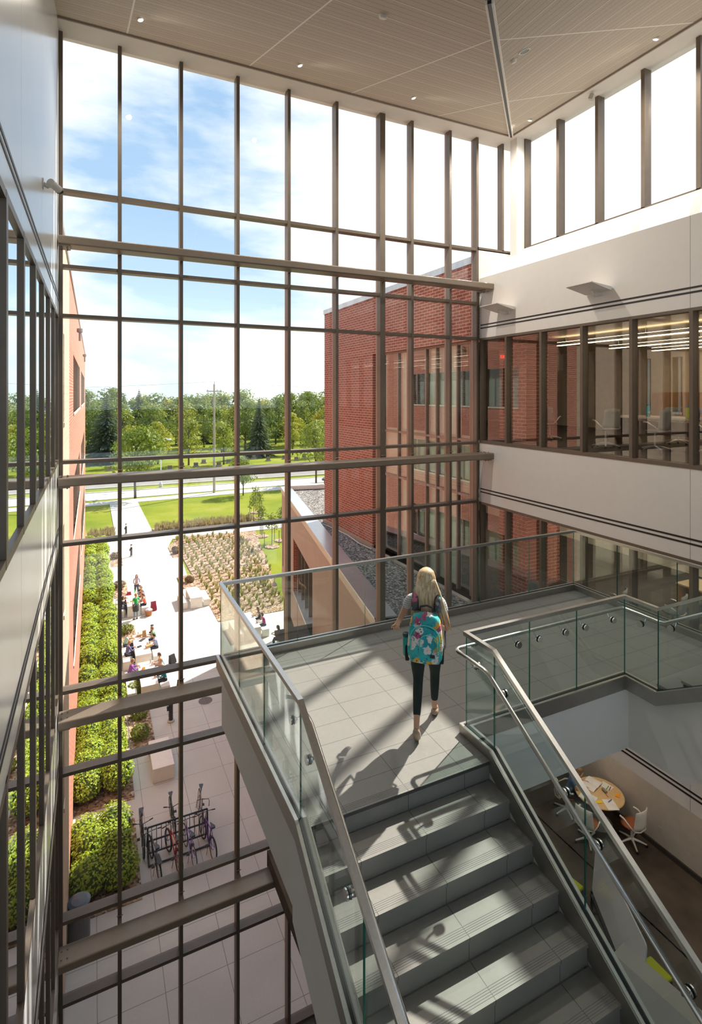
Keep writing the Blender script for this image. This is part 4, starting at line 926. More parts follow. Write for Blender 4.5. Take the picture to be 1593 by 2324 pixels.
# ---- office interiors
def chair_proto(name, label, back, seatc, frame, cat='office chair'):
    r = thing(name, (0, 0, 0), label, cat)
    b = MB(); N_ = 9; vs = []
    for i in range(7):
        t = i / 6; z = .50 + t * .42; w_ = .23 - .035 * t
        for j in range(N_):
            a = (j / (N_ - 1) - .5) * 2; vs.append((a * w_, -.24 - .05 * t + .07 * (1 - a * a) * -1 + .06, z + (.03 * (1 - a * a) if i == 6 else 0)))
    n0 = len(vs); vs += [(x, y - .025, z) for x, y, z in vs]
    fs = []
    for i in range(6):
        for j in range(N_ - 1):
            q = i * N_ + j; fs += [(q, q + 1, q + N_ + 1, q + N_), (q + n0 + N_, q + n0 + N_ + 1, q + n0 + 1, q + n0)]
    for j in range(N_ - 1): q = 6 * N_ + j; fs += [(q, q + 1, q + 1 + n0, q + n0), (j + n0, j + 1 + n0, j + 1, j)]
    for i in range(6): q = i * N_; fs += [(q, q + N_, q + N_ + n0, q + n0), (q + N_ - 1 + n0, q + 2 * N_ - 1 + n0, q + 2 * N_ - 1, q + N_ - 1)]
    b.add(vs, fs).build('backrest', back, r, smooth=True, world=False)
    rb = MB()
    for k in range(9): x = -.16 + .04 * k; rb.tube([(x, -.32 + .0, .53), (x, -.335, .66)], .006, 4)
    MB().tube([(-.22, -.19, .47), (-.1, -.27, .47), (.1, -.27, .47), (.22, -.19, .47)], .014, 8).build('back_frame', frame, r, world=False)
    b = MB(); vs = []; b.ell((0, .01, .455), .235, .235, .04, 20, 6); b.build('seat', seatc, r, smooth=True, world=False)
    for s_ in (-1, 1):
        MB().tube([(s_ * .22, -.22, .48), (s_ * .27, -.12, .58), (s_ * .27, .02, .66), (s_ * .26, .12, .665)], [.012, .014, .02, .022], 8).build('armrest', frame, r, smooth=True, world=False)
    MB().tube([(0, 0, .08), (0, 0, .43)], [.03, .022], 10).build('gas_post', frame, r, world=False)
    bs = MB()
    for k in range(5):
        a = 2 * PI * k / 5 + .3; bs.tube([(0, 0, .12), (.16 * math.cos(a), .16 * math.sin(a), .10), (.31 * math.cos(a), .31 * math.sin(a), .065)], [.03, .022, .014], 6)
    bs.build('star_base', frame, r, world=False)
    for k in range(5):
        a = 2 * PI * k / 5 + .3; MB().tube([(.31 * math.cos(a) - .012, .31 * math.sin(a), .028), (.31 * math.cos(a) + .012, .31 * math.sin(a), .028)], .028, 10).build('caster', BLACKM, r, world=False)
    return r
GREYB = F((.21, .225, .225), .5); GRFR = F((.5, .5, .5), .35, .5); WHB = F((.72, .69, .64), .45)
ch = chair_proto('office_chair', 'grey mesh backed office chair by the upper window, nearest the dark table end', GREYB, F((.04, .04, .04), .8), GRFR)
ch.location = (11.05, 9.05, L4); ch.rotation_euler = (0, 0, R(-15))
for x, y, z, a, lab in ((11.35, 8.0, L4, 5, 'grey mesh backed office chair in the upper office, second from the dark table end'), (11.55, 6.95, L4, -10, 'grey office chair in the upper office with the person in purple seated on it'),
                        (13.45, 7.7, L4, 170, 'grey office chair on the far side of the upper office table'), (13.5, 8.9, L4, 160, 'grey office chair across the upper table, near the green bottle'), (11.55, 11.3, L4, -70, 'dark office chair turned away beside the upper brick pier'),
                        (12.0, 9.6, L3, 30, 'grey office chair of the lower office, nearest the room corner'), (13.0, 8.7, L3, 20, 'grey office chair of the lower office, behind the first clear window bay'), (13.3, 7.4, L3, 10, 'grey slatted office chair in the middle of the lower office'),
                        (13.7, 6.3, L3, 15, 'grey office chair of the lower office, furthest right'), (10.75, 10.9, L3, -60, 'dark office chair in the lower office behind the corner window bay')):
    dup(ch, (x, y, z), R(a), lab, None)
def table(name, x0, x1, y0, y1, z, lab, top, endm, h=.74):
    r = thing(name, ((x0 + x1) / 2, (y0 + y1) / 2, z), lab, 'table')
    MB().box((x0, y0, z + h - .04), (x1, y1, z + h)).build('tabletop', top, r)
    MB().box((x0 + .02, y1 - .06, z), (x1 - .02, y1 - .02, z + h - .04)).build('end_panel', endm, r)
    for x in (x0 + .06, x1 - .06): MB().cyl((x, y0 + .08, z), .03, h - .04, 10).build('leg', GRFR, r)
    MB().box(((x0 + x1) / 2 - .02, y0 + .1, z + .3), ((x0 + x1) / 2 + .02, y1 - .06, z + .62)).build('modesty_panel', endm, r)
    return r
table('conference_table', 11.85, 12.85, 6.2, 9.7, L4, 'long pale topped table with dark end panel in the upper office', F((.55, .5, .45), .3), WALN)
table('study_table', 14.3, 15.2, 5.5, 9.5, L3, 'long brown table behind the chairs in the lower office', F((.45, .32, .2), .4), OAK)
def bottle(x, y, z, c1, c2, lab, r_=.035, h=.22):
    r = thing('water_bottle', (x, y, z), lab, 'bottle'); MB().lathe([(r_, 0), (r_, h * .75), (r_ * .6, h * .85), (r_ * .55, h * .88)], 12, (0, 0, 0)).build('body', F(c1, .2), r, smooth=True, world=False)
    MB().lathe([(r_ * .62, h * .88), (r_ * .62, h)], 12).build('cap', F(c2, .4), r, world=False); return r
bottle(12.15, 8.75, L4 + .74, (.05, .45, .5), (.05, .1, .12), 'turquoise water bottle on the upper office table', .045, .3)
bottle(12.1, 7.75, L4 + .74, (.6, .7, .05), (.1, .3, .6), 'yellow green water bottle with blue cap on the upper office table', .045, .28)
for k, (y0, L) in enumerate(((9.2, L4), (7.2, L4), (5.2, L4), (11.2, L4), (3.2, L4))):
    r = thing('cupboard', (XR - .25, y0, L), 'oak wall cupboard along the back of the upper office, ' + ['opposite the dark table end', 'behind the bottles', 'behind the seated person', 'nearest the brick pier', 'furthest right'][k], 'cupboard', group='oak cupboards at the back of the upper office')
    MB().box((XR - .5, y0 - .98, L + .0), (XR - .01, y0 + .98, L + 1.35)).build('body', OAK, r)
    for s_ in (-1, 1):
        d_ = MB().box((XR - .53, y0 + s_ * .49 - .47, L + .08), (XR - .5, y0 + s_ * .49 + .47, L + 1.3)).build('door', OAK, r)
        MB().ell((XR - .545, y0 + s_ * .08, L + .85), .02, .02, .02, 8, 6).build('knob', GRFR, d_)
for k, x in enumerate((12.4, 14.6, 16.6)):
    r = thing('linear_light', (x, 6, L4 + 2.75), 'glowing linear lamp hung under the upper office ceiling, ' + ['nearest the atrium', 'the middle line', 'furthest back'][k], 'light')
    MB().box((x - .06, -1, L4 + 2.72), (x + .06, 11.8, L4 + 2.80)).build('housing', GRFR, r)
    MB().box((x - .05, -1, L4 + 2.705), (x + .05, 11.8, L4 + 2.719)).build('diffuser', emit('lamp_strip_%d' % k, (1, .82, .55), 5), r)
    MB().box((x - .04, -1, L4 + 2.801), (x + .04, 11.8, L4 + 2.81)).build('uplight_lens', emit('lamp_up_%d' % k, (1, .82, .55), 5), r)
    for y in (1, 5, 9, 11.5): MB().tube([(x, y, L4 + 2.8), (x, y, HEAD[0] + .115)], .006, 6).build('suspension', GRFR, r)
for k, (x, y) in enumerate(((12.5, 8), (12.5, 4), (15, 8), (15, 11), (12.5, 15), (15, 18))):
    r = thing('ceiling_panel_light', (x, y, HEAD[1] + .12), 'square lit panel in the lower office ceiling, ' + ['front middle', 'front right', 'back middle', 'back left', 'beyond the corner', 'furthest back'][k], 'light')
    MB().box((x - .62, y - .32, HEAD[1] + .09), (x + .62, y + .32, HEAD[1] + .12)).build('frame', WHITE, r); MB().box((x - .58, y - .28, HEAD[1] + .085), (x + .58, y + .28, HEAD[1] + .089)).build('diffuser', EM2, r)
# piers, brick return wall, exit sign
struct(MB().box((10.55, 11.15, L4), (11.35, 11.9, HEAD[0] + .12)).build('wall_pier', brick('pier_brick', ((.33, .12, .075), (.28, .1, .06)), (.5, .4, .32), 1)))
struct(MB().box((10.55, 11.15, L3), (11.35, 11.9, HEAD[1] + .12)).build('wall_pier', BRX))
struct(MB().box((11.9, 12.5, L3), (13.2, 12.62, HEAD[1] + .12)).build('wall_pier', BRXX))
es = thing('exit_sign', (10.9, 12.43, L4 + 2.35), 'red EXIT sign in the upper office next to the corner brick', 'sign')
MB().box((10.75, 12.42, L4 + 2.28), (11.05, 12.44, L4 + 2.48)).build('sign_board', F((.75, .3, .25), .4), es)
tcu = bpy.data.curves.new('lettering', 'FONT'); tcu.body = 'EXIT'; tcu.size = .13; tcu.extrude = .003; tcu.align_x = 'CENTER'; tcu.align_y = 'CENTER'
t0 = bpy.data.objects.new('t', tcu); COL.objects.link(t0); me_ = bpy.data.meshes.new_from_object(t0.evaluated_get(bpy.context.evaluated_depsgraph_get())); bpy.data.objects.remove(t0)
to = bpy.data.objects.new('lettering', me_); COL.objects.link(to); to.parent = es; to.location = (0, -.018, .03); to.rotation_euler = (R(90), 0, 0); me_.materials.append(emit('exit_red', (.8, .03, .02), 1.5))
# seated people in offices
human('person', 'dark haired person in purple top seated at the upper office table', (11.6, 7.0, L4 - .06), R(-65), J(SIT, hrot=-.3), (.16, .12, .24), (.05, .05, .07), hair=(.02, .015, .012), fem=False, sleeve=2)
human('person', 'person in white top seated in the upper office at the right edge', (11.7, 5.75, L4 - .06), R(-75), J(SIT), (.7, .7, .7), (.05, .05, .07), hair=(.05, .03, .02), sleeve=.5)
human('person', 'dark haired woman in patterned top working at the lower office table', (11.0, 5.95, L3 - .06), R(140), J(SIT), (.38, .16, .13), (.05, .05, .07), hair=(.02, .012, .01), hairlen=.25, sleeve=.5)
r = table('laptop_table', 10.3, 11.0, 5.6, 7.2, L3, 'small table with laptop and bottle behind the lower office glass', F((.40, .12, .06), .5), WALN)
lp = thing('laptop', (10.65, 6.5, L3 + .74), 'open silver laptop on the small lower office table', 'laptop', R(140))
MB().box((-.16, -.11, 0), (.16, .11, .015)).build('keyboard_base', GRFR, lp, world=False); MB().quad((-.16, .11, .012), (.16, .11, .012), (.16, .17, .22), (-.16, .17, .22)).build('screen', F((.5, .5, .5), .3), lp, world=False)
bottle(10.45, 6.95, L3 + .74, (.12, .3, .55), (.6, .6, .6), 'blue and steel bottle on the small lower office table', .04, .26)
# ---- study room one floor further down
for k, y in enumerate((9.5, 6.0, 2.5)):  # unseen glowing ceiling panels, added to brighten the study room
    r = thing('ceiling_panel_light', (10.9, y, HEAD[2] + .05), 'unseen square panel added to brighten the study room, ' + ['above the round table', 'above the stools', 'above the lower right corner'][k], 'light')
    MB().box((10.45, y - .6, HEAD[2] + .02), (11.35, y + .6, HEAD[2] + .05)).build('frame', WHITE, r); MB().box((10.5, y - .55, HEAD[2] + .012), (11.3, y + .55, HEAD[2] + .019)).build('diffuser', EM3, r)
struct(MB().box((11.73, -3, L2), (11.88, 12.2, HEAD[2] + .3)).build('wall_study', flat('study_wall', (.50, .45, .40), .7)))
struct(MB().box((11.69, -3, L2), (11.73, 12.1, L2 + .11)).build('baseboard_study', F((.05, .04, .035))))
struct(MB().box((WB + .15, -3, HEAD[2] + .05), (11.9, 12.1, HEAD[2] + .3)).build('ceiling', F((.6, .58, .55))))
struct(MB().box((3.6, -3, L2 - .35), (WB + .2, 12.0, L2)).build('floor', CARPET))
tb = thing('round_table', (11.13, 9.30, L2), 'round birch table strewn with papers against the study room wall', 'table')
MB().lathe([(.545, .70), (.56, .715), (.56, .73), (.545, .74)], 40).build('tabletop', BIRCH, tb, world=False)
MB().cyl((0, 0, .03), .035, .68, 14).build('leg', GRFR, tb, world=False); MB().lathe([(.3, 0), (.3, .02), (.05, .05)], 24).build('foot', GRFR, tb, world=False)
PAP = F((.78, .75, .72), .8)
def paper(x, y, w_, h_, a, lab, c=PAP, z=L2 + .741, th=.004, nm='sheet_of_paper', cat='paper'):
    tag(MB().obox((x + (.13 if y < 11 and x > 10 else 0), y - (.05 if y < 11 and x > 10 else 0), z + th / 2), w_, h_, th, R(a)).build(nm, c), lab, cat)
paper(10.62, 9.35, .28, .36, 20, 'white sheet with a pen lying on the left of the round table'); paper(10.9, 8.95, .26, .34, -25, 'white sheet with markers at the front of the round table')
paper(11.33, 9.42, .2, .28, 10, 'white pad under the green marker on the right of the round table')
paper(11.3, 9.07, .12, .1, 30, 'small orange sticky note pad at the front edge of the round table', F((.9, .35, .02), .7), th=.015, nm='sticky_notes', cat='notes')
paper(10.72, 9.12, .14, .08, -20, 'yellow sticky notes at the left edge of the round table', F((.85, .6, .02), .7), L2 + .746, .01, 'sticky_notes', 'notes')
ob = thing('open_book', (11.18, 9.57, L2 + .741), 'open white book lying at the back of the round table', 'book', R(15))
for s_ in (-1, 1):
    b = MB(); n = 8; vs = []
    for i in range(n + 1):
        t = i / n; z = .012 + .03 * math.sin(t * PI) ** .7 * (1 - t * .4); vs += [(s_ * t * .24, -.17, z), (s_ * t * .24, .17, z)]
    b.add(vs, [(2 * i, 2 * i + 1, 2 * i + 3, 2 * i + 2) if s_ < 0 else (2 * i, 2 * i + 2, 2 * i + 3, 2 * i + 1) for i in range(n)]); b.build('page', PAP, ob, smooth=True, world=False)
for x, y, c, a, lab in ((10.62, 9.38, (.05, .05, .06), 40, 'black pen on the white sheet'), (11.3, 9.36, (.1, .7, .15), 20, 'green marker on the white pad'), (11.32, 9.31, (.35, .04, .08), 25, 'dark red marker beside the green marker'), (11.08, 9.2, (.7, .3, .35), 60, 'pink marker in the middle of the round table'), (10.98, 9.03, (.1, .12, .45), 10, 'dark blue marker on the front sheet'), (11.12, 9.3, (.25, .22, .22), 80, 'grey pencil case on the round table')):
    k = .03 if 'case' in lab else .009; x += .13; y -= .05
    tag(MB().tube([(x - .07 * math.cos(R(a)), y - .07 * math.sin(R(a)), L2 + .748 + k), (x + .07 * math.cos(R(a)), y + .07 * math.sin(R(a)), L2 + .748 + k)], k, 8).build('pencil_case' if 'case' in lab else 'marker_pen', F(c, .4)), lab, 'pen' if 'case' not in lab else 'case')
human('person', 'brown haired person in blue shirt writing at the round table', (10.68, 9.86, L2 - .06), R(-127), J(SIT, che=(0, .1, .83), nek=(0, .2, 1.0), hed=(0, .27, 1.1), hpitch=-.6), (.06, .12, .28), (.05, .04, .04), hair=(.16, .09, .04), hairlen=.12, sleeve=.5)
cw = chair_proto('study_chair', 'white shelled study chair facing the round table, nearest the stair glass', WHB, F((.36, .10, .03), .7), WHB)
cw.location = (10.42, 9.0, L2); cw.rotation_euler = (0, 0, R(-75))
dup(cw, (11.3, 8.55, L2), R(5), 'white shelled study chair with orange seat against the study room wall')
dup(cw, (10.66, 9.88, L2), R(-127), 'white shelled study chair under the person in the blue shirt')
r = thing('wall_outlet', (11.73, 8.63, L2 + .45), 'dark socket plate low on the study room wall', 'socket'); MB().box((-.012, -.04, -.06), (0, .04, .06)).build('plate', F((.05, .05, .05)), r, world=False)
for dz in (-.025, .025): MB().box((-.015, -.018, dz - .016), (-.012, .018, dz + .016)).build('socket', F((.4, .38, .36)), r, world=False)
tag(MB().box((11.718, 8.1, L2 + .4), (11.73, 8.18, L2 + .52)).build('wall_plate', F((.5, .46, .42))), 'blank pale plate on the study room wall beside the socket', 'socket')
def tilted(name, P0, P1, P2, P3, lab, m_, th=.02):
    r = thing(name, tuple((Vector(P0) + Vector(P1)) / 2), lab, 'whiteboard')
    P = [Vector(p) for p in (P0, P1, P2, P3)]; n = (P[1] - P[0]).cross(P[3] - P[0]).normalized() * th
    out = []
    for i in range(4):
        p, a, c = P[i], P[i - 1], P[(i + 1) % 4]; a1 = p + (a - p).normalized() * .08; c1 = p + (c - p).normalized() * .08
        for t in range(5): t = t / 4; out.append((1 - t) ** 2 * a1 + 2 * t * (1 - t) * p + t * t * c1)
    k = len(out); b = MB(); b.add([o - n for o in out] + [o for o in out], [tuple(reversed(range(k))), tuple(range(k, 2 * k))] + [(i, (i + 1) % k, (i + 1) % k + k, i + k) for i in range(k)])
    b.build('panel', m_, r); return r, P
WBM = flat('whiteboard_enamel', (.58, .60, .63), .18, var=.01)
WBP = ((9.03, 7.72, 5.05), (7.95, 5.85, 5.05), (8.15, 5.90, 6.0), (9.12, 7.70, 6.0))
r, P = tilted('mobile_whiteboard', *WBP, 'large white board on a dark base, seen under the stair handrail', WBM)
MB().sweep([tuple(P[0] - Vector((0, 0, .1))), tuple(P[1] - Vector((0, 0, .1)))], .08, .06).build('base_rail', BLACKM, r)
for i in (0, 1): MB().tube([(P[i].x - .2, P[i].y + .1, L2 + .04), (P[i].x + .3, P[i].y - .1, L2 + .04)], .035, 8).build('foot', BLACKM, r); MB().tube([(P[i].x, P[i].y, L2 + .04), tuple(P[i])], .025, 8).build('post', BLACKM, r)
r, P = tilted('folding_table', (7.9, 5.3, 5.2), (7.55, 4.6, 5.2), (8.4, 4.25, 5.35), (8.75, 4.95, 5.35), 'pale folding table with rounded corners at the lower right corner', WBM)
r['category'] = 'table'; MB().cyl((8.15, 4.8, L2), .04, .6, 10).build('leg', GRFR, r)
for x, y, a, lab in ((8.75, 6.2, 0, 'charcoal stool with lime cushion right of the white board'), (8.62, 5.6, 20, 'charcoal stool with lime cushion between white board and folding table'), (8.75, 8.05, 10, 'charcoal stool with lime cushion behind the upper end of the white board')):
    r = thing('stool', (x, y, L2), lab, 'stool', R(a)); MB().box((-.22, -.22, 0), (.22, .22, .38)).build('body', F((.04, .04, .045), .9), r, world=False, bevel=.04); MB().box((-.21, -.21, .382), (.21, .21, .45)).build('cushion', F((.42, .45, .01), .9), r, world=False, bevel=.03)
# ================================================================== OUTDOORS
def leafball(b, c, rx, ry, rz, n, s_, rg, up=.3, box=False):
    for _ in range(n):
        if box:
            q = Vector((rg.uniform(-1, 1), rg.uniform(-1, 1), rg.uniform(-1, 1))); f = rg.random()
            ax_ = rg.choice((0, 1, 2, 2, 2)); q[ax_] = (1 if ax_ == 2 or rg.random() < .5 else -1) * (1 - .12 * f * f)
            p = Vector((c[0] + q.x * rx, c[1] + q.y * ry, c[2] + q.z * rz + .1 * noise.noise(Vector((q.x * rx * 2 + c[0], q.y * ry * 2 + c[1], 3))) * 2)); nrm = Vector((rg.gauss(0, .6), rg.gauss(0, .6), .7))
        else:
            q = Vector((rg.gauss(0, 1), rg.gauss(0, 1), rg.gauss(0, 1))).normalized(); k = .62 + .38 * rg.random() ** .5
            p = Vector((c[0] + q.x * rx * k, c[1] + q.y * ry * k, c[2] + q.z * rz * k)); nrm = q + Vector((rg.gauss(0, .5), rg.gauss(0, .5), up + rg.gauss(0, .4)))
        nrm.normalize(); a = nrm.orthogonal().normalized(); a = Matrix.Rotation(rg.random() * 6.28, 3, nrm) @ a; d = nrm.cross(a); k = s_ * (.6 + .8 * rg.random())
        b.add([p - a * k * .5, p + d * k * .32, p + a * k * .6 + nrm * k * .1, p - d * k * .32], [(0, 1, 2, 3)])
def tree_proto(name, h, w_, mat, seed, trunk=.25, nb=26, leaves=70, ls=.5, bare=.28, cat='tree'):
    rg = random.Random(seed); r = thing(name, (0, 0, 0), 'x', cat)
    b = MB(); b.tube([(0, 0, 0), (.05 * rg.gauss(0, 1), .0, h * bare), (0, .1, h * .6), (0, 0, h * .85)], [.022 * h, .017 * h, .01 * h, .004 * h], 8)
    f = MB()
    for k in range(nb):
        z = h * (bare + .02 + (1 - bare) * rg.random() ** .8 * .9); t = (z / h - bare) / (1 - bare); rr = w_ * .5 * math.sin(PI * (.18 + .80 * t)) ** .75; a = rg.random() * 6.28; q = rr * (.35 + .5 * rg.random())
        c = (q * math.cos(a), q * math.sin(a), z); s_ = w_ * (.15 + .09 * rg.random())
        leafball(f, c, s_, s_, s_ * .8, leaves, ls, rg)
        if k % 2 == 0: b.tube([(0, 0, max(h * bare * .7, z - rr * .8)), (c[0] * .5, c[1] * .5, z - rr * .3), c], [.009 * h, .006 * h, .002 * h], 5)
    b.build('trunk', BARK, r, smooth=True, world=False); f.build('crown', mat, r, world=False); return r
def spruce_proto(name, h, w_, seed):
    rg = random.Random(seed); r = thing(name, (0, 0, 0), 'x', 'tree')
    MB().tube([(0, 0, 0), (0, 0, h * .97)], [.015 * h, .002 * h], 8).build('trunk', BARK, r, world=False); f = MB()
    L = 34
    for k in range(L):
        t = k / (L - 1); z = h * (.05 + .93 * t); rr = w_ * .5 * (1 - t) ** .85 + .08; nb = int(9 + 12 * (1 - t))
        for j in range(nb):
            a = 2 * PI * (j + rg.random()) / nb; l_ = rr * (.75 + .4 * rg.random()); dr = .22 + .2 * rg.random()
            for q in range(5):
                s0 = l_ * (q + .2) / 5; p = Vector((math.cos(a) * s0, math.sin(a) * s0, z - dr * s0)); d = Vector((math.cos(a), math.sin(a), -dr)).normalized(); sd2 = Vector((-math.sin(a), math.cos(a), 0)); e_ = l_ * .30; wd = .12 * l_ * (1.2 - q * .15) + .06
                ti = rg.gauss(0, .35); u = Vector((0, 0, 1)) * ti * wd
                f.add([p - sd2 * wd - u, p + d * e_, p + sd2 * wd + u], [(0, 1, 2)])
                f.add([p - Vector((0, 0, .1)), p + d * e_ - Vector((0, 0, .22)), p + d * e_ * .5 + Vector((0, 0, .1))], [(0, 1, 2)])
    f.build('needles', NDL, r, world=False); return r
TA = tree_proto('tree', 12, 8.5, LF1, 1); TB_ = tree_proto('tree', 11.5, 8, LF2, 2); TC = tree_proto('tree', 13, 9, LF3, 3, nb=30)
TD = tree_proto('parkway_tree', 8.2, 8.2, LF1, 5, nb=30, leaves=80, ls=.38, bare=.33)
SP = spruce_proto('spruce', 15, 7.6, 4)
TD.location = (5.6, 84.3, 0); TD['label'] = 'leafy parkway tree with dark trunk beside the path, left of the utility pole'; TD.scale = (1.05, 1.05, 1.2)
o = dup(TD, (34.2, 85.4, 0), 1.3, 'round green parkway tree standing just left of the brick tower'); o.scale = (.95, .95, 1.22)
o = dup(TD, (20.25, 79.7, 0), 2.4, 'small young parkway tree on the lawn edge, right of the utility pole'); o.scale = (.55, .55, .68)
SP.location = (2.9, 131, 0); SP['label'] = 'large blue green spruce across the road, nearest the left brick hall'; SP.scale = (1.35, 1.35, 1.03)
for x, y, s_, lab in ((12.5, 172, 1.12, 'tall dark spruce rising above the treeline, left of the utility pole'), (8.6, 176, 1.03, 'slim dark spruce just left of the tallest spruce on the treeline'), (36.5, 128, .98, 'dark spruce right of the utility pole, standing close to the road'), (33.5, 170, .95, 'dark spruce half hidden behind the trees near the utility pole'), (62, 185, 1.08, 'small dark spruce top on the treeline left of the brick tower')):
    o = dup(SP, (x, y, 0), x, lab); o.scale = (s_, s_, s_)
rt = random.Random(11)
protos = [TA, TB_, TC]
used = [False] * 3
def put(x, y, sc, grp, lab, pi=None):
    pi = rt.choice((0, 0, 0, 1, 2, 2)) if pi is None else pi
    if not used[pi]: used[pi] = True; o = protos[pi]; o.location = (x, y, 0); o['label'] = lab; o['group'] = grp
    else: o = dup(protos[pi], (x, y, 0), rt.random() * 6.28, lab, grp)
    o.scale = (sc * rt.uniform(.95, 1.15), sc * rt.uniform(.95, 1.15), sc * rt.uniform(.92, 1.06))
# front row of the park across the road
for i, (x, y, s_, pi) in enumerate(((-6, 122, .8, 0), (7.5, 122, .72, 0), (12.8, 124, .75, 1), (18.5, 119, .78, 0), (25.5, 117, .68, 0), (29.5, 138, .75, 1), (45, 128, .72, 1), (50.5, 122, .70, 0), (57, 124, .8, 1), (64, 124, .8, 0), (-14, 120, .85, 1), (-22, 124, .9, 0))):
    put(x, y, s_, 'trees of the front row across the road', 'smaller leafy tree in the park just across the road', pi)
for row, (y, s_, sp) in enumerate(((146, .92, 7.5), (158, 1.08, 7.0), (172, 1.16, 7.5), (188, 1.22, 8.0), (206, 1.28, 9.0))):
    x = -22 - row * 4
    while x < y * .50 + 14:
        put(x + rt.uniform(-1.6, 1.6), y + rt.uniform(-4, 4), s_ * rt.uniform(.9, 1.06), 'trees of the wood across the road', 'leafy green tree in the wood behind the park'); x += sp
for x, y in ((14, 113.5), (16.8, 117), (11, 121), (19.5, 116), (31.5, 121), (34, 124), (36, 119), (40.5, 121), (42, 117), (45, 120), (24, 114.8), (27, 119), (-4, 118), (3, 117), (49, 118), (22, 121)):
    r = thing('gravestone', (x, y, 0), 'small dark gravestone on the park lawn across the road', 'gravestone', rt.uniform(-.1, .1), 'gravestones on the park lawn')
    MB().box((-.6, -.25, 0), (.6, .25, .22)).build('plinth', F((.34, .30, .27), .8), r, world=False); MB().box((-.45, -.14, .22), (.45, .14, .85)).build('slab', F((.16, .12, .11), .5), r, world=False, bevel=.05)
# utility pole with crossarm and wire, double street lamp
r = thing('utility_pole', (16.84, 83.94, 0), 'tall weathered wooden utility pole with one crossarm', 'pole')
MB().tube([(0, 0, 0), (0, 0, 16.6)], [.21, .13], 12).build('pole', F((.40, .34, .27), .9), r, world=False)
MB().box((-1.15, -.07, 15.45), (1.15, .07, 15.6)).build('crossarm', F((.30, .25, .2), .9), r, world=False)
for x in (-1.0, .45, 1.0): MB().lathe([(.05, 0), (.07, .06), (.04, .12), (.06, .18), (.02, .24)], 8, (x, 0, 15.6)).build('insulator', F((.3, .3, .32), .4), r, world=False)
MB().tube([(0, 0, 16.5), (.02, 0, 17.0)], .045, 6).build('top_pin', F((.3, .3, .3)), r, world=False)
for y, (xa, xb), lab in ((84.0, (-60, 16.84), 'overhead wire running left from the utility pole'), (84.0, (16.84, 110), 'overhead wire running right from the utility pole')):
    pts = []; 
    for i in range(25): t = i / 24; x = xa + (xb - xa) * t; pts.append((x, y, 17.0 - 1.4 * 4 * t * (1 - t)))
    tag(MB().tube(pts, .018, 4).build('overhead_wire', BLACKM), lab, 'wire')
r = thing('street_lamp', (10.06, 92.9, 0), 'white double headed street lamp beside the road', 'street lamp')
GAL = F((.72, .73, .74), .4, .3)
MB().tube([(0, 0, 0), (0, 0, 7.2)], [.11, .07], 10).build('pole', GAL, r, world=False); MB().lathe([(.28, 0), (.28, .5), (.14, .7)], 12).build('base', F((.6, .57, .52)), r, world=False)
for s_ in (-1, 1):
    a = MB().tube([(0, 0, 7.1), (s_ * .35, 0, 7.75), (s_ * .75, 0, 7.9), (s_ * 1.1, 0, 7.75)], .05, 8).build('arm', GAL, r, smooth=True, world=False)
    MB().ell((s_ * 1.25, 0, 7.68), .42, .2, .14, 14, 8).build('lamp_head', GAL, r, smooth=True, world=False)
# hedges
rh = random.Random(21)
for i, (y0, y1, x1, lab) in enumerate(((17.6, 20.4, 1.15, 'bright green hedge nearest the building, left of the bicycles'), (21.9, 31.3, 1.25, 'long bright green hedge left of the nearest concrete bench'), (32.1, 40.6, 1.35, 'bright green hedge left of the seated diners'), (41.4, 49.2, 1.3, 'bright green hedge left of the standing group, fourth from the building'), (50.3, 59.2, 1.2, 'furthest green hedge at the end of the brick hall'))):
    r = thing('hedge', (.4, (y0 + y1) / 2, .01), lab, 'hedge'); b = MB(); L = y1 - y0
    near = y0 < 30; s_ = .085 if near else (.11 if y0 < 41 else .15); n = int(L * (3000 if near else 1700))
    # lumpy mass of individual shrubs
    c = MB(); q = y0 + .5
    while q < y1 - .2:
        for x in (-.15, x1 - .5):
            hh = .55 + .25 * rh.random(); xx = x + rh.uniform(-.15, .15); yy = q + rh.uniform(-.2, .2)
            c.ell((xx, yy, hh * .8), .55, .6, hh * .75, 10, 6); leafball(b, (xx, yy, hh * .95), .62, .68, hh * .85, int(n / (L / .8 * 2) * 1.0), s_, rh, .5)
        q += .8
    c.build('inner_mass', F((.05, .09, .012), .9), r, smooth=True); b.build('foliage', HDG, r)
for x, y, s_, lab in ((1.95, 26.9, .7, 'dark low shrub in the bark bed behind the nearest bench'), (1.95, 29.1, .8, 'dark green low shrub at the far end of the same bark bed'), (1.9, 25.3, .75, 'low dark shrub nearest the concrete bench'), (1.95, 36.8, .75, 'olive shrub beside the diners table'), (1.9, 45.6, .8, 'dark red shrub behind the standing group'), (1.9, 54.0, .8, 'dark red shrub near the far bollard'), (7.0, 44.6, .7, 'dark red shrub at the field corner, right of the walk'), (7.1, 53.2, .6, 'dark red shrub in the furthest notch bed'), (7.15, 54.3, .55, 'second dark red shrub in the furthest notch bed')):
    r = thing('shrub', (x, y, .02), lab, 'shrub'); b = MB(); leafball(b, (0, 0, .35 * s_), .55 * s_, .55 * s_, .4 * s_, 420, .11, rh, .3); b.build('foliage', RED if 'red' in lab else LF3, r, world=False)
    b = MB()
    for k in range(7): a = k * .9; b.tube([(0, 0, 0), (.3 * s_ * math.cos(a), .3 * s_ * math.sin(a), .4 * s_)], [.012, .005], 4)
    b.build('stems', BARK, r, world=False)
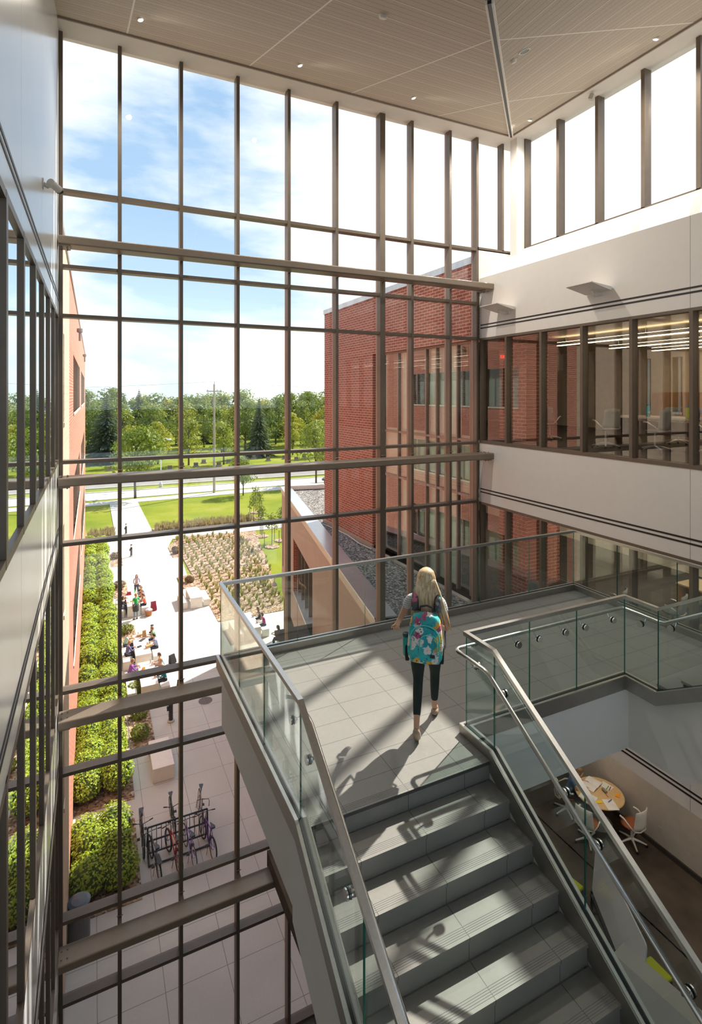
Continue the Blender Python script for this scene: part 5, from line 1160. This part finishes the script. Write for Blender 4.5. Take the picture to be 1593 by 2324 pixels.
# ornamental grass field
def tuft(name, mat, h, n, seed, spread=.5):
    rg = random.Random(seed); b = MB()
    for k in range(n):
        a = rg.random() * 6.28; l_ = h * (.6 + .5 * rg.random()); e_ = spread * l_ * rg.random(); dx, dy = math.cos(a), math.sin(a); px, py = -dy * .02, dx * .02; r0 = .06 * rg.random()
        p0 = Vector((dx * r0, dy * r0, 0)); p1 = p0 + Vector((dx * e_ * .45, dy * e_ * .45, l_ * .65)); p2 = p0 + Vector((dx * e_, dy * e_, l_)); s_ = Vector((px, py, 0))
        b.add([p0 - s_, p0 + s_, p1 + s_ * .8, p1 - s_ * .8, p2], [(0, 1, 2, 3), (3, 2, 4)])
    return b.build(name, mat)
g0 = [tuft('grass_tuft', GRS, .62, 46, s_, .8) for s_ in (1, 2, 3)]
first = [True] * 3; rg = random.Random(5); cnt = 0
spots = []
for ci in range(9):
    x0 = 7.95 + ci * .72; y = 37.0 + .3 * (ci % 2)
    if ci == 0: y = 37.5
    while y < 58.8:
        if not (x0 > 12 + (y - 36) * .2 - .4): spots.append((x0 + rg.uniform(-.1, .1), y + rg.uniform(-.12, .12), 0))
        y += .84
for _ in range(62):
    y = rg.uniform(37, 57.5); x = rg.uniform(max(12.2 - .2, 11.5), 12.2 + (y - 36) * .18); spots.append((x, y, 1))
for i, (x, y, k) in enumerate(spots[:298]):
    j = i % 3; lab = 'green brown grass tuft in the planted rows of the bark field' if not k else 'small loose grass tuft in the right part of the bark field'
    grp = 'grass tufts in planted rows' if not k else 'loose grass tufts right of the rows'
    if first[j]: first[j] = False; o = g0[j]; o.location = (x, y, .015); tag(o, lab, 'grass', grp)
    else: o = dup(g0[j], (x, y, .015), rg.random() * 6.28, lab, grp)
    q = rg.uniform(.6, .95) * (.75 if k else 1); o.scale = (q, q, q)
gm = MB(); rg = random.Random(8)
for x0, x1, y0, y1, n in ((6.3, 17.2, 61.9, 64.0, 330), (-.4, 2.1, 61.6, 64.0, 90)):
    for _ in range(n):
        x = rg.uniform(x0, x1); y = rg.uniform(y0, y1); h = rg.uniform(.5, .95)
        for k in range(16):
            a = rg.random() * 6.28; e_ = .3 * rg.random(); s_ = .018; p0 = Vector((x, y, .01)); p2 = p0 + Vector((math.cos(a) * e_, math.sin(a) * e_, h * rg.uniform(.7, 1)))
            sv = Vector((-math.sin(a), math.cos(a), 0)) * s_; gm.add([p0 - sv, p0 + sv, p2 + sv * .8, p2 - sv * .8], [(0, 1, 2, 3)])
tag(gm.build('meadow_grass', GRT), 'strips of tan seedheaded grass along the lawn edge', 'grass', kind='stuff')
# young staked trees
yt = thing('young_tree', (16.0, 51.7, 0), 'young staked tree nearest the tan wing, on the lawn strip', 'tree')
MB().tube([(0, 0, 0), (.03, 0, 1.6), (0, .03, 3.3)], [.035, .028, .012], 7).build('trunk', BARK, yt, world=False)
b = MB(); rg = random.Random(9)
for k in range(11): a = k * 2.4; z = 1.9 + .12 * k; leafball(b, (.4 * math.cos(a) * (1 - k / 20), .4 * math.sin(a) * (1 - k / 20), z), .32, .32, .3, 42, .14, rg)
b.build('crown', LF3, yt, world=False)
for x in (-.75, .75): MB().tube([(x, 0, 0), (x, 0, 1.5)], .03, 6).build('stake', F((.06, .07, .05)), yt, world=False)
MB().lathe([(.75, .0), (.6, .06), (.1, .08)], 18).build('mulch_ring', MULCH, yt, world=False)
for x, y, lab in ((16.2, 56.0, 'young staked tree on the lawn strip, second from the tan wing'), (16.9, 60.9 + .8, 'young staked tree just past the cross walk'), (18.3, 64.2, 'young staked tree behind the cross walk, on the large lawn'), (18.8, 67.6, 'furthest young staked tree on the large lawn'), (17.6, 53.5, 'young staked tree beside the tan wing corner')):
    o = dup(yt, (x, y, 0), x * 3, lab)
# bollard lights
bl = thing('bollard_light', (3.25, 26.0, 0), 'black bollard light nearest the building, by the round drain grate', 'bollard', group='black bollard lights along the walk')
MB().lathe([(.16, 0), (.16, .06), (.13, .08)], 20).build('footing', F((.5, .46, .4)), bl, world=False)
MB().cyl((0, 0, .06), .095, .80, 20).build('post', F((.02, .02, .022), .4), bl, world=False)
MB().cyl((0, 0, .86), .088, .2, 20).build('lens', F((.85, .84, .78), .3), bl, world=False)
MB().lathe([(.098, 1.06), (.098, 1.10), (.06, 1.12)], 20).build('cap', F((.03, .035, .05), .35), bl, world=False)
MB().box((-.17, -.04, .52), (-.09, .04, .72)).build('outlet_box', F((.02, .02, .022), .4), bl, world=False)
for x, y, lab in ((3.25, 34.65, 'black bollard light behind the man in the green shirt'), (3.12, 42.2, 'black bollard light behind the brunette standing woman'), (3.26, 54.1, 'lone black bollard light further up the walk'), (3.27, 63.0, 'furthest black bollard light, beside the left lawn')): dup(bl, (x, y, 0), 0, lab)
# drain grate, dark bin by the door
r = thing('drain_grate', (5.0, 27.04, 0), 'round slotted drain grate set in the plaza paving', 'grate')
MB().lathe([(.33, -.009), (.33, .003), (.29, .003), (.29, -.009)], 28).build('rim', F((.2, .16, .14), .6, .4), r, world=False)
b = MB()
for i in range(-4, 5):
    L = math.sqrt(max(0, .29 ** 2 - (i * .06) ** 2)); b.box((i * .06 - .014, -L, -.008), (i * .06 + .014, L, .002)); b.box((-L, i * .06 - .014, -.009), (L, i * .06 + .014, .001))
b.build('grille', F((.22, .17, .15), .6, .4), r, world=False)
MB().cyl((0, 0, -.05), .29, .042, 24).build('sump', BLACKM, r, world=False)
r = thing('litter_bin', (-.33, 16.75, 0), 'dark grey round topped bin against the brick hall by the door', 'bin')
MB().cyl((0, 0, 0), .28, .95, 28).build('body', F((.10, .11, .12), .4), r, world=False); MB().lathe([(.29, .95), (.29, 1.0), (.2, 1.03), (.02, 1.04)], 28).build('lid', F((.05, .07, .10), .35), r, world=False)
# precast tables and benches
def block(nm, x0, x1, y0, y1, h, lab, cat):
    r = thing(nm, ((x0 + x1) / 2, (y0 + y1) / 2, 0), lab, cat); t_ = .12
    MB().box((x0, y0, h - t_), (x1, y1, h)).build('top', CONC, r, bevel=.01)
    for y in (y0, y1 - t_): MB().box((x0, y, 0), (x1, y + t_, h - t_)).build('leg', CONC, r, bevel=.008)
    return r
block('concrete_bench', 2.1, 2.9, 22.1, 24.0, .55, 'pale solid concrete bench nearest the bicycle rack', 'bench')
MB().box((2.12, 22.2, 0), (2.88, 23.9, .5))
def tset(x0, x1, y0, y1, lt_, lb1, lb2):
    block('concrete_table', x0, x1, y0, y1, .75, lt_, 'table')
    if lb1: block('concrete_bench', x0 - .62, x0 - .18, y0 + .15, y1 - .15, .46, lb1, 'bench')
    if lb2: block('concrete_bench', x1 + .12, x1 + .56, y0 + .15, y1 - .15, .46, lb2, 'bench')
tset(2.12, 2.92, 39.3, 42.2, 'long concrete table with the green shirted man standing at its end', 'concrete bench on the left of the furthest table', 'concrete bench under the woman in coral')
tset(2.12, 2.94, 31.7, 34.5, 'concrete table where four people eat, two wearing green', 'concrete bench under the woman in indigo', 'concrete bench under the man in the checked blue shirt')
tset(2.15, 2.95, 28.2, 30.8, 'concrete table with the pink lunch bag on it', 'concrete bench left of the pink lunch bag table', 'concrete bench right of the pink lunch bag table')
tset(6.2, 7.0, 39.0, 41.3, 'empty concrete table at the edge of the bark field', 'concrete bench on the left of the empty table', 'concrete bench on the right of the empty table')
tset(8.5, 9.35, 32.4, 34.9, 'concrete table by the tan wing, seen through the stair glass', 'concrete bench left of the table by the tan wing', 'concrete bench right of the table by the tan wing')
# people outdoors
def sitter(x, y, a, lab, top, hair=(.1, .06, .03), hl=0, fem=True, sl=.5, pants=(.05, .06, .1), **k):
    return human('person', lab, (x, y, -.04), R(a), J(SIT, hrot=k.get('hrot', 0)), top, pants, hair=hair, hairlen=hl, fem=fem, sleeve=sl, skin=k.get('skin'), shirt_mat=k.get('m'))
m = Mat('plaid_blue'); g = m.obj(); x = m.sep(g); ln = m.math('MAXIMUM', m.line(x[2], .06, .022), m.line(x[0], .06, .022)); m.col(m.mix(ln, (.08, .16, .42), (.45, .52, .68))).rough(.8); PLAID = m.m
human('person', 'man in bright green shirt and jeans standing at the end of the furthest table', (2.62, 38.85, 0), R(25), J(STAND, elR=(.26, -.02, 1.12), wrR=(.22, .12, .93), haR=(.2, .2, .9)), (.02, .42, .12), (.16, .26, .42), hair=(.42, .25, .12), fem=False, sleeve=.55)
r = thing('tied_jacket', (2.62, 38.85, 0), 'dark jacket tied round the waist of the green shirted man', 'jacket', R(25)); b = MB(); b.lathe([(.19, .55), (.2, .75), (.185, .98), (.165, 1.0)], 16); b.build('cloth', F((.05, .05, .05), .9), r, world=False, smooth=True)
human('person', 'brunette woman with long hair and folded hands standing by the bollard light', (2.95, 42.95, 0), R(170), J(STAND, wrL=(-.05, .2, 1.08), wrR=(.05, .2, 1.06), haL=(.03, .22, 1.06), haR=(-.03, .23, 1.08)), (.45, .38, .45), (.08, .1, .16), hair=(.10, .04, .02), hairlen=.38, sleeve=2)
sitter(3.30, 39.95, 80, 'woman in coral tank top seated right of the furthest table', (.85, .16, .10), (.15, .07, .04), 0, True, .15, (.03, .03, .06))
sitter(3.30, 40.85, 85, 'grey haired person in dark top seated behind the woman in coral', (.10, .09, .08), (.35, .28, .2), 0, False, .5)
sitter(3.32, 41.65, 95, 'person in a blue shirt seated at the far end of the furthest bench', (.18, .2, .5), (.45, .35, .25), 0, False, .5)
sitter(1.72, 39.9, -80, 'dark haired person in black seated left of the furthest table', (.03, .03, .04), (.05, .025, .02), .1, True, 2)
sitter(1.70, 40.9, -85, 'person in royal blue top seated left of the furthest table', (.03, .09, .55), (.3, .15, .1), .15, True, .5)
sitter(1.72, 41.8, -95, 'small person in blue seated at the far left end of the furthest table', (.04, .12, .5), (.05, .03, .02), .1, True, .5)
sitter(3.34, 34.0, 85, 'man in pale green shirt holding a paper bag at the four person table', (.16, .45, .22), (.22, .12, .06), 0, False, .6, hrot=.2)
sitter(3.34, 32.95, 85, 'man in blue checked shirt leaning over the four person table', (.2, .3, .5), (.05, .03, .02), 0, False, .6, m=PLAID)
sitter(1.70, 33.9, -85, 'man in mint tee wearing red sunglasses seated at the four person table', (.45, .72, .68), (.12, .05, .03), 0, False, .5)
sitter(1.72, 32.6, -75, 'woman in indigo long sleeves seated with her back to the building', (.14, .14, .36), (.5, .28, .12), 0, True, 2, (.02, .02, .04))
sitter(1.74, 30.3, -85, 'person in purple hoodie with tied back hair at the lunch bag table', (.32, .10, .52), (.32, .17, .08), 0, True, 2)
sitter(3.36, 30.4, 80, 'dark haired man in blue tee reaching over the lunch bag table', (.13, .32, .50), (.12, .06, .03), 0, False, .5)
sitter(3.36, 29.75, 90, 'blond person seated between the blue tee and the teal sleeves', (.4, .42, .4), (.5, .33, .16), 0, True, .5)
sitter(3.36, 29.0, 88, 'person with teal sleeves and grey vest seated near the black backpack', (.02, .22, .28), (.3, .2, .12), 0, True, 2, (.03, .03, .04))
sitter(9.80, 34.2, 85, 'woman in a dark dress with long brown hair by the tan wing', (.03, .03, .035), (.10, .05, .03), .35, True, .2)
sitter(9.80, 33.2, 85, 'dark haired person in magenta top by the tan wing', (.35, .02, .22), (.04, .03, .02), .1, True, .5)
sitter(10.1, 30.9, 60, 'person in pale teal shirt with long brown hair, hand at her face', (.30, .5, .5), (.09, .045, .025), .3, True, .6)
block('concrete_bench', 10.05, 10.45, 30.3, 31.5, .46, 'concrete bench under the person in pale teal, by the wing glass', 'bench')
# things on and around the tables
def bag(x, y, z, lab, c, s_=(.16, .1, .28), rz=0, rx=0, nm='paper_bag', cat='bag'):
    b = MB(); n = 5; vs = []
    for k in range(n + 1):
        t = k / n; w_ = s_[0] / 2 * (1 - .12 * t + .05 * math.sin(t * 7)); d_ = s_[1] / 2 * (1 - .55 * t ** 2)
        vs += [(-w_, -d_, t * s_[2]), (w_, -d_, t * s_[2]), (w_, d_, t * s_[2]), (-w_, d_, t * s_[2])]
    fs = [(4 * k + j, 4 * k + (j + 1) % 4, 4 * k + 4 + (j + 1) % 4, 4 * k + 4 + j) for k in range(n) for j in range(4)] + [(3, 2, 1, 0), (4 * n, 4 * n + 1, 4 * n + 2, 4 * n + 3)]
    b.add(vs, fs); o = b.build(nm, F(c, .8)); o.location = (x, y, z); o.rotation_euler = (rx, 0, R(rz)); tag(o, lab, cat)
KR = (.52, .33, .16)
bag(2.75, 34.0, .755, 'upright brown paper bag held by the man in pale green', KR, (.2, .14, .38), 15)
bag(2.35, 34.2, .80, 'brown paper bag lying at the back of the four person table', KR, (.18, .12, .34), 80, R(80)); bag(2.72, 32.4, .82, 'brown paper bag lying in front of the checked shirt', KR, (.2, .14, .36), 110, R(84))
bag(2.55, 29.2, .752, 'bright pink lunch bag standing on the nearest lunch table', (.85, .05, .28), (.26, .17, .22), 5, 0, 'lunch_bag')
bag(4.05, 31.6, 0, 'black backpack on the paving beside the checked shirt bench', (.02, .02, .022), (.34, .26, .46), 30, R(-12), 'backpack', 'backpack'); bag(4.05, 28.7, 0, 'black backpack on the paving beside the lunch bag table', (.03, .025, .02), (.32, .24, .46), 10, 0, 'backpack', 'backpack')
bag(3.85, 39.9, 0, 'dark red jacket and bag heaped behind the woman in coral', (.25, .02, .04), (.36, .3, .6), 10, R(-10), 'jacket', 'jacket')
bag(2.4, 31.95 + .8, .755, 'small dark food container on the four person table', (.03, .04, .06), (.22, .16, .06), 30, 0, 'food_box', 'box'); bag(2.6, 33.6, .755, 'flat black lunch tray on the four person table', (.03, .03, .04), (.4, .22, .03), 50, 0, 'tray', 'tray')
bag(2.4, 30.0, .755, 'orange snack bag near the purple hoodie', (.8, .3, .02), (.14, .1, .1), 20, 0, 'snack_bag'); bag(2.5, 40.2, .755, 'green and yellow wrapper on the furthest table', (.45, .45, .05), (.25, .2, .06), 40, 0, 'wrapper', 'wrapper')
bag(2.35, 41.6, .755, 'red and black bag at the back of the furthest table', (.3, .03, .05), (.3, .2, .2), 0, 0, 'handbag', 'bag')
bottle(2.45, 34.35, .752, (.5, .62, .75), (.8, .8, .8), 'clear water bottle on the four person table'); bottle(2.78, 31.0 - .5, .752, (.55, .52, .42), (.3, .3, .3), 'steel bottle by the blue tee'); bottle(2.85, 29.0, .752, (.5, .47, .4), (.3, .3, .3), 'steel bottle next to the pink lunch bag'); bottle(2.75, 41.9, .752, (.1, .5, .1), (.05, .2, .05), 'green bottle behind the green shirted man')
paper(2.75, 29.55, .2, .28, 20, 'purple folder on the lunch bag table', F((.16, .12, .55), .6), .753, .01, 'folder', 'folder'); paper(2.45, 33.0, .22, .3, 10, 'white napkin on the four person table', PAP, .753)
bk = thing('laundry_basket', (3.45, 39.15, 0), 'round wicker basket with grey cloth beside the coral top', 'basket')
MB().lathe([(.2, 0), (.25, .34), (.27, .35), (.25, .36), (.2, .1)], 20).build('basket', F((.42, .17, .06), .8), bk, world=False); b = MB(); b.ell((0, 0, .36), .24, .22, .1, 12, 7, lambda p: p + Vector((0, 0, .04 * math.sin(p.x * 30) * math.cos(p.y * 25)))); b.build('cloth', F((.5, .5, .58), .9), bk, world=False)
# bicycle rack and bicycles
rk = thing('bicycle_rack', (2.55, 18.6, 0), 'black ladder style bicycle rack on the plaza', 'bicycle rack')
RB = F((.018, .022, .03), .4); X0, X1 = 1.62, 3.52
for z, y in ((.92, 18.72), (.50, 18.68), (.14, 18.64)): MB().tube([(X0, y, z), (X1, y, z)], .028, 8).build('rail', RB, rk)
for x in [X0 + .12 + i * .15 for i in range(12)]: MB().tube([(x, 18.645, .14), (x, 18.72, .92)], .011, 6).build('bar', RB, rk)
for x in (X0, X1): MB().tube([(x, 18.72, .92), (x, 18.6, .05), (x, 18.25, .03)], .028, 8).build('foot', RB, rk); MB().tube([(x, 18.7, .7), (x, 19.1, .03)], .024, 8).build('brace', RB, rk)
MB().tube([(X0, 18.27, .03), (X1, 18.27, .03)], .028, 8).build('rail', RB, rk)
def torus(b, c, R_, r_, n=32, m_=8):       # in YZ plane
    o = []
    for i in range(n):
        a = 2 * PI * i / n
        for j in range(m_):
            t = 2 * PI * j / m_; rr = R_ + r_ * math.cos(t); o.append((c[0] + r_ * math.sin(t), c[1] + rr * math.cos(a), c[2] + rr * math.sin(a)))
    b.add(o, [(i * m_ + j, i * m_ + (j + 1) % m_, ((i + 1) % n) * m_ + (j + 1) % m_, ((i + 1) % n) * m_ + j) for i in range(n) for j in range(m_)])
RUB = F((.015, .015, .016), .7)
def bicycle(x, yf, d, frame, lab, drop=False, rack=False, lean=0., z_s=.92, wide=.024, yaw=0.):
    r = thing('bicycle', (x, yf, 0), lab, 'bicycle', 0 if d > 0 else PI)   # front wheel at origin, bike extends to -y
    r.rotation_euler = (0, R(lean), (0 if d > 0 else PI) + R(yaw)); wr = .335; FR = F(frame, .35, .2)
    for y in (0, -1.04):
        wh = MB(); torus(wh, (0, y, wr), wr - wide, wide); wo = wh.build('wheel', RUB, r, smooth=True, world=False)
        b = MB(); torus(b, (0, y, wr), wr - .055, .011, 32, 6); b.tube([(-.04, y, wr), (.04, y, wr)], .018, 8)
        for k in range(14): a = 2 * PI * k / 14; b.tube([(.012 * (-1) ** k, y, wr), (0, y + (wr - .05) * math.cos(a), wr + (wr - .05) * math.sin(a))], .0022, 3)
        b.build('rim', F((.6, .6, .6), .3, .9), wo, world=False)
    hd, bb, sc_ = (0, -.17, .80), (0, -.62, .29), (0, -.76, .76)
    for nm, pts in (('top_tube', [(0, -.19, .76), sc_]), ('down_tube', [(0, -.16, .68), bb]), ('seat_tube', [bb, (0, -.78, .84)]), ('head_tube', [(0, -.20, .83), (0, -.14, .64)])):
        MB().tube(pts, .018, 8).build(nm, FR, r, world=False)
    for s_ in (-1, 1):
        MB().tube([(s_ * .03, -.14, .63), (s_ * .05, -.10, .58), (s_ * .05, 0, wr)], .012, 6).build('fork_blade', FR if not drop else F((.5, .5, .5), .3, .8), r, world=False)
        MB().tube([(s_ * .02, -.75, .74), (s_ * .05, -1.04, wr)], .009, 6).build('seat_stay', FR, r, world=False); MB().tube([(s_ * .03, -.64, .29), (s_ * .05, -1.04, wr)], .010, 6).build('chain_stay', FR, r, world=False)
        MB().box((s_ * .08, -.62 + s_ * .17 - .05, .29 - s_ * .02 - .012), (s_ * .17, -.62 + s_ * .17 + .05, .29 - s_ * .02 + .012)).build('pedal', RUB, r, world=False)
        MB().tube([(s_ * .05, -.62, .29), (s_ * .08, -.62 + s_ * .17, .29 - s_ * .02)], .011, 6).build('crank_arm', F((.5, .5, .5), .3, .8), r, world=False)
    b = MB(); torus(b, (.035, -.62, .29), .085, .006, 24, 5); b.build('chainring', F((.2, .2, .2), .3, .8), r, world=False)
    MB().tube([(0, -.78, .80), (0, -.80, z_s)], .013, 8).build('seat_post', F((.6, .6, .6), .3, .9), r, world=False)
    b = MB(); vs = [(-.07, -.95, z_s + .03), (.07, -.95, z_s + .03), (.075, -.88, z_s + .035), (.02, -.74, z_s + .03), (.012, -.67, z_s + .02), (-.012, -.67, z_s + .02), (-.02, -.74, z_s + .03), (-.075, -.88, z_s + .035)]
    b.add(vs + [(q[0] * .8, q[1], q[2] - .045) for q in vs], [tuple(range(8)), tuple(reversed(range(8, 16)))] + [(i + 8, (i + 1) % 8 + 8, (i + 1) % 8, i) for i in range(8)]); b.build('saddle', F((.03, .035, .05), .5), r, world=False, smooth=False)
    MB().tube([(0, -.20, .83), (0, -.22, .93), (0, -.16, .96)], .015, 8).build('stem', F((.3, .3, .3), .3, .8), r, world=False)
    hb = [(-.30, -.24, .985), (-.15, -.19, .975), (0, -.16, .96), (.15, -.19, .975), (.30, -.24, .985)] if not drop else [(-.21, -.03, .78), (-.21, .03, .84), (-.21, -.02, .95), (-.2, -.12, .96), (0, -.15, .96), (.2, -.12, .96), (.21, -.02, .95), (.21, .03, .84), (.21, -.03, .78)]
    h_ = MB().tube(hb, .0115, 8).build('handlebar', F((.10, .10, .11), .4, .5), r, smooth=True, world=False)
    if not drop:
        for s_ in (-1, 1): MB().tube([(s_ * .20, -.21, .978), (s_ * .31, -.245, .987)], .017, 8).build('grip', RUB, h_, world=False)
    if rack:
        b = MB(); b.box((-.06, -1.28, .70), (.06, -.88, .712)); 
        for s_ in (-1, 1): b.tube([(s_ * .05, -1.04, wr), (s_ * .06, -1.16, .70)], .005, 5)
        b.build('luggage_rack', BLACKM, r, world=False)
    MB().tube([(-.03, -.66, .27), (-.13, -.80, .02)], .009, 6).build('kickstand', F((.2, .2, .2), .4, .6), r, world=False)
    return r
bicycle(1.72, 18.66, 1, (.04, .04, .045), 'dark bicycle with luggage rack, second from the left, rear wheel towards the building', rack=True, lean=-2, yaw=8)
bicycle(2.24, 18.68, 1, (.40, .04, .04), 'red bicycle in the middle of the rack with knobbly rear tyre', wide=.03, lean=3, yaw=11)
bicycle(2.78, 18.66, 1, (.16, .10, .35), 'slim violet bicycle partly behind the window post, thin tyres', wide=.014, yaw=7)
bicycle(3.36, 18.72, 1, (.14, .04, .30), 'purple bicycle at the right end of the rack with kickstand down', lean=3, yaw=8)
bicycle(1.50, 18.75, -1, (.05, .05, .055), 'black bicycle with luggage carrier at the left end of the rack', rack=True)
bicycle(2.52, 19.1, -1, (.03, .06, .04), 'dark green bicycle parked on the far side of the rack', lean=2)
bicycle(3.34, 19.05, -1, (.3, .3, .3), 'silver racing bicycle with dropped handlebar on the far side of the rack', drop=True, lean=-6, wide=.016, yaw=-6)
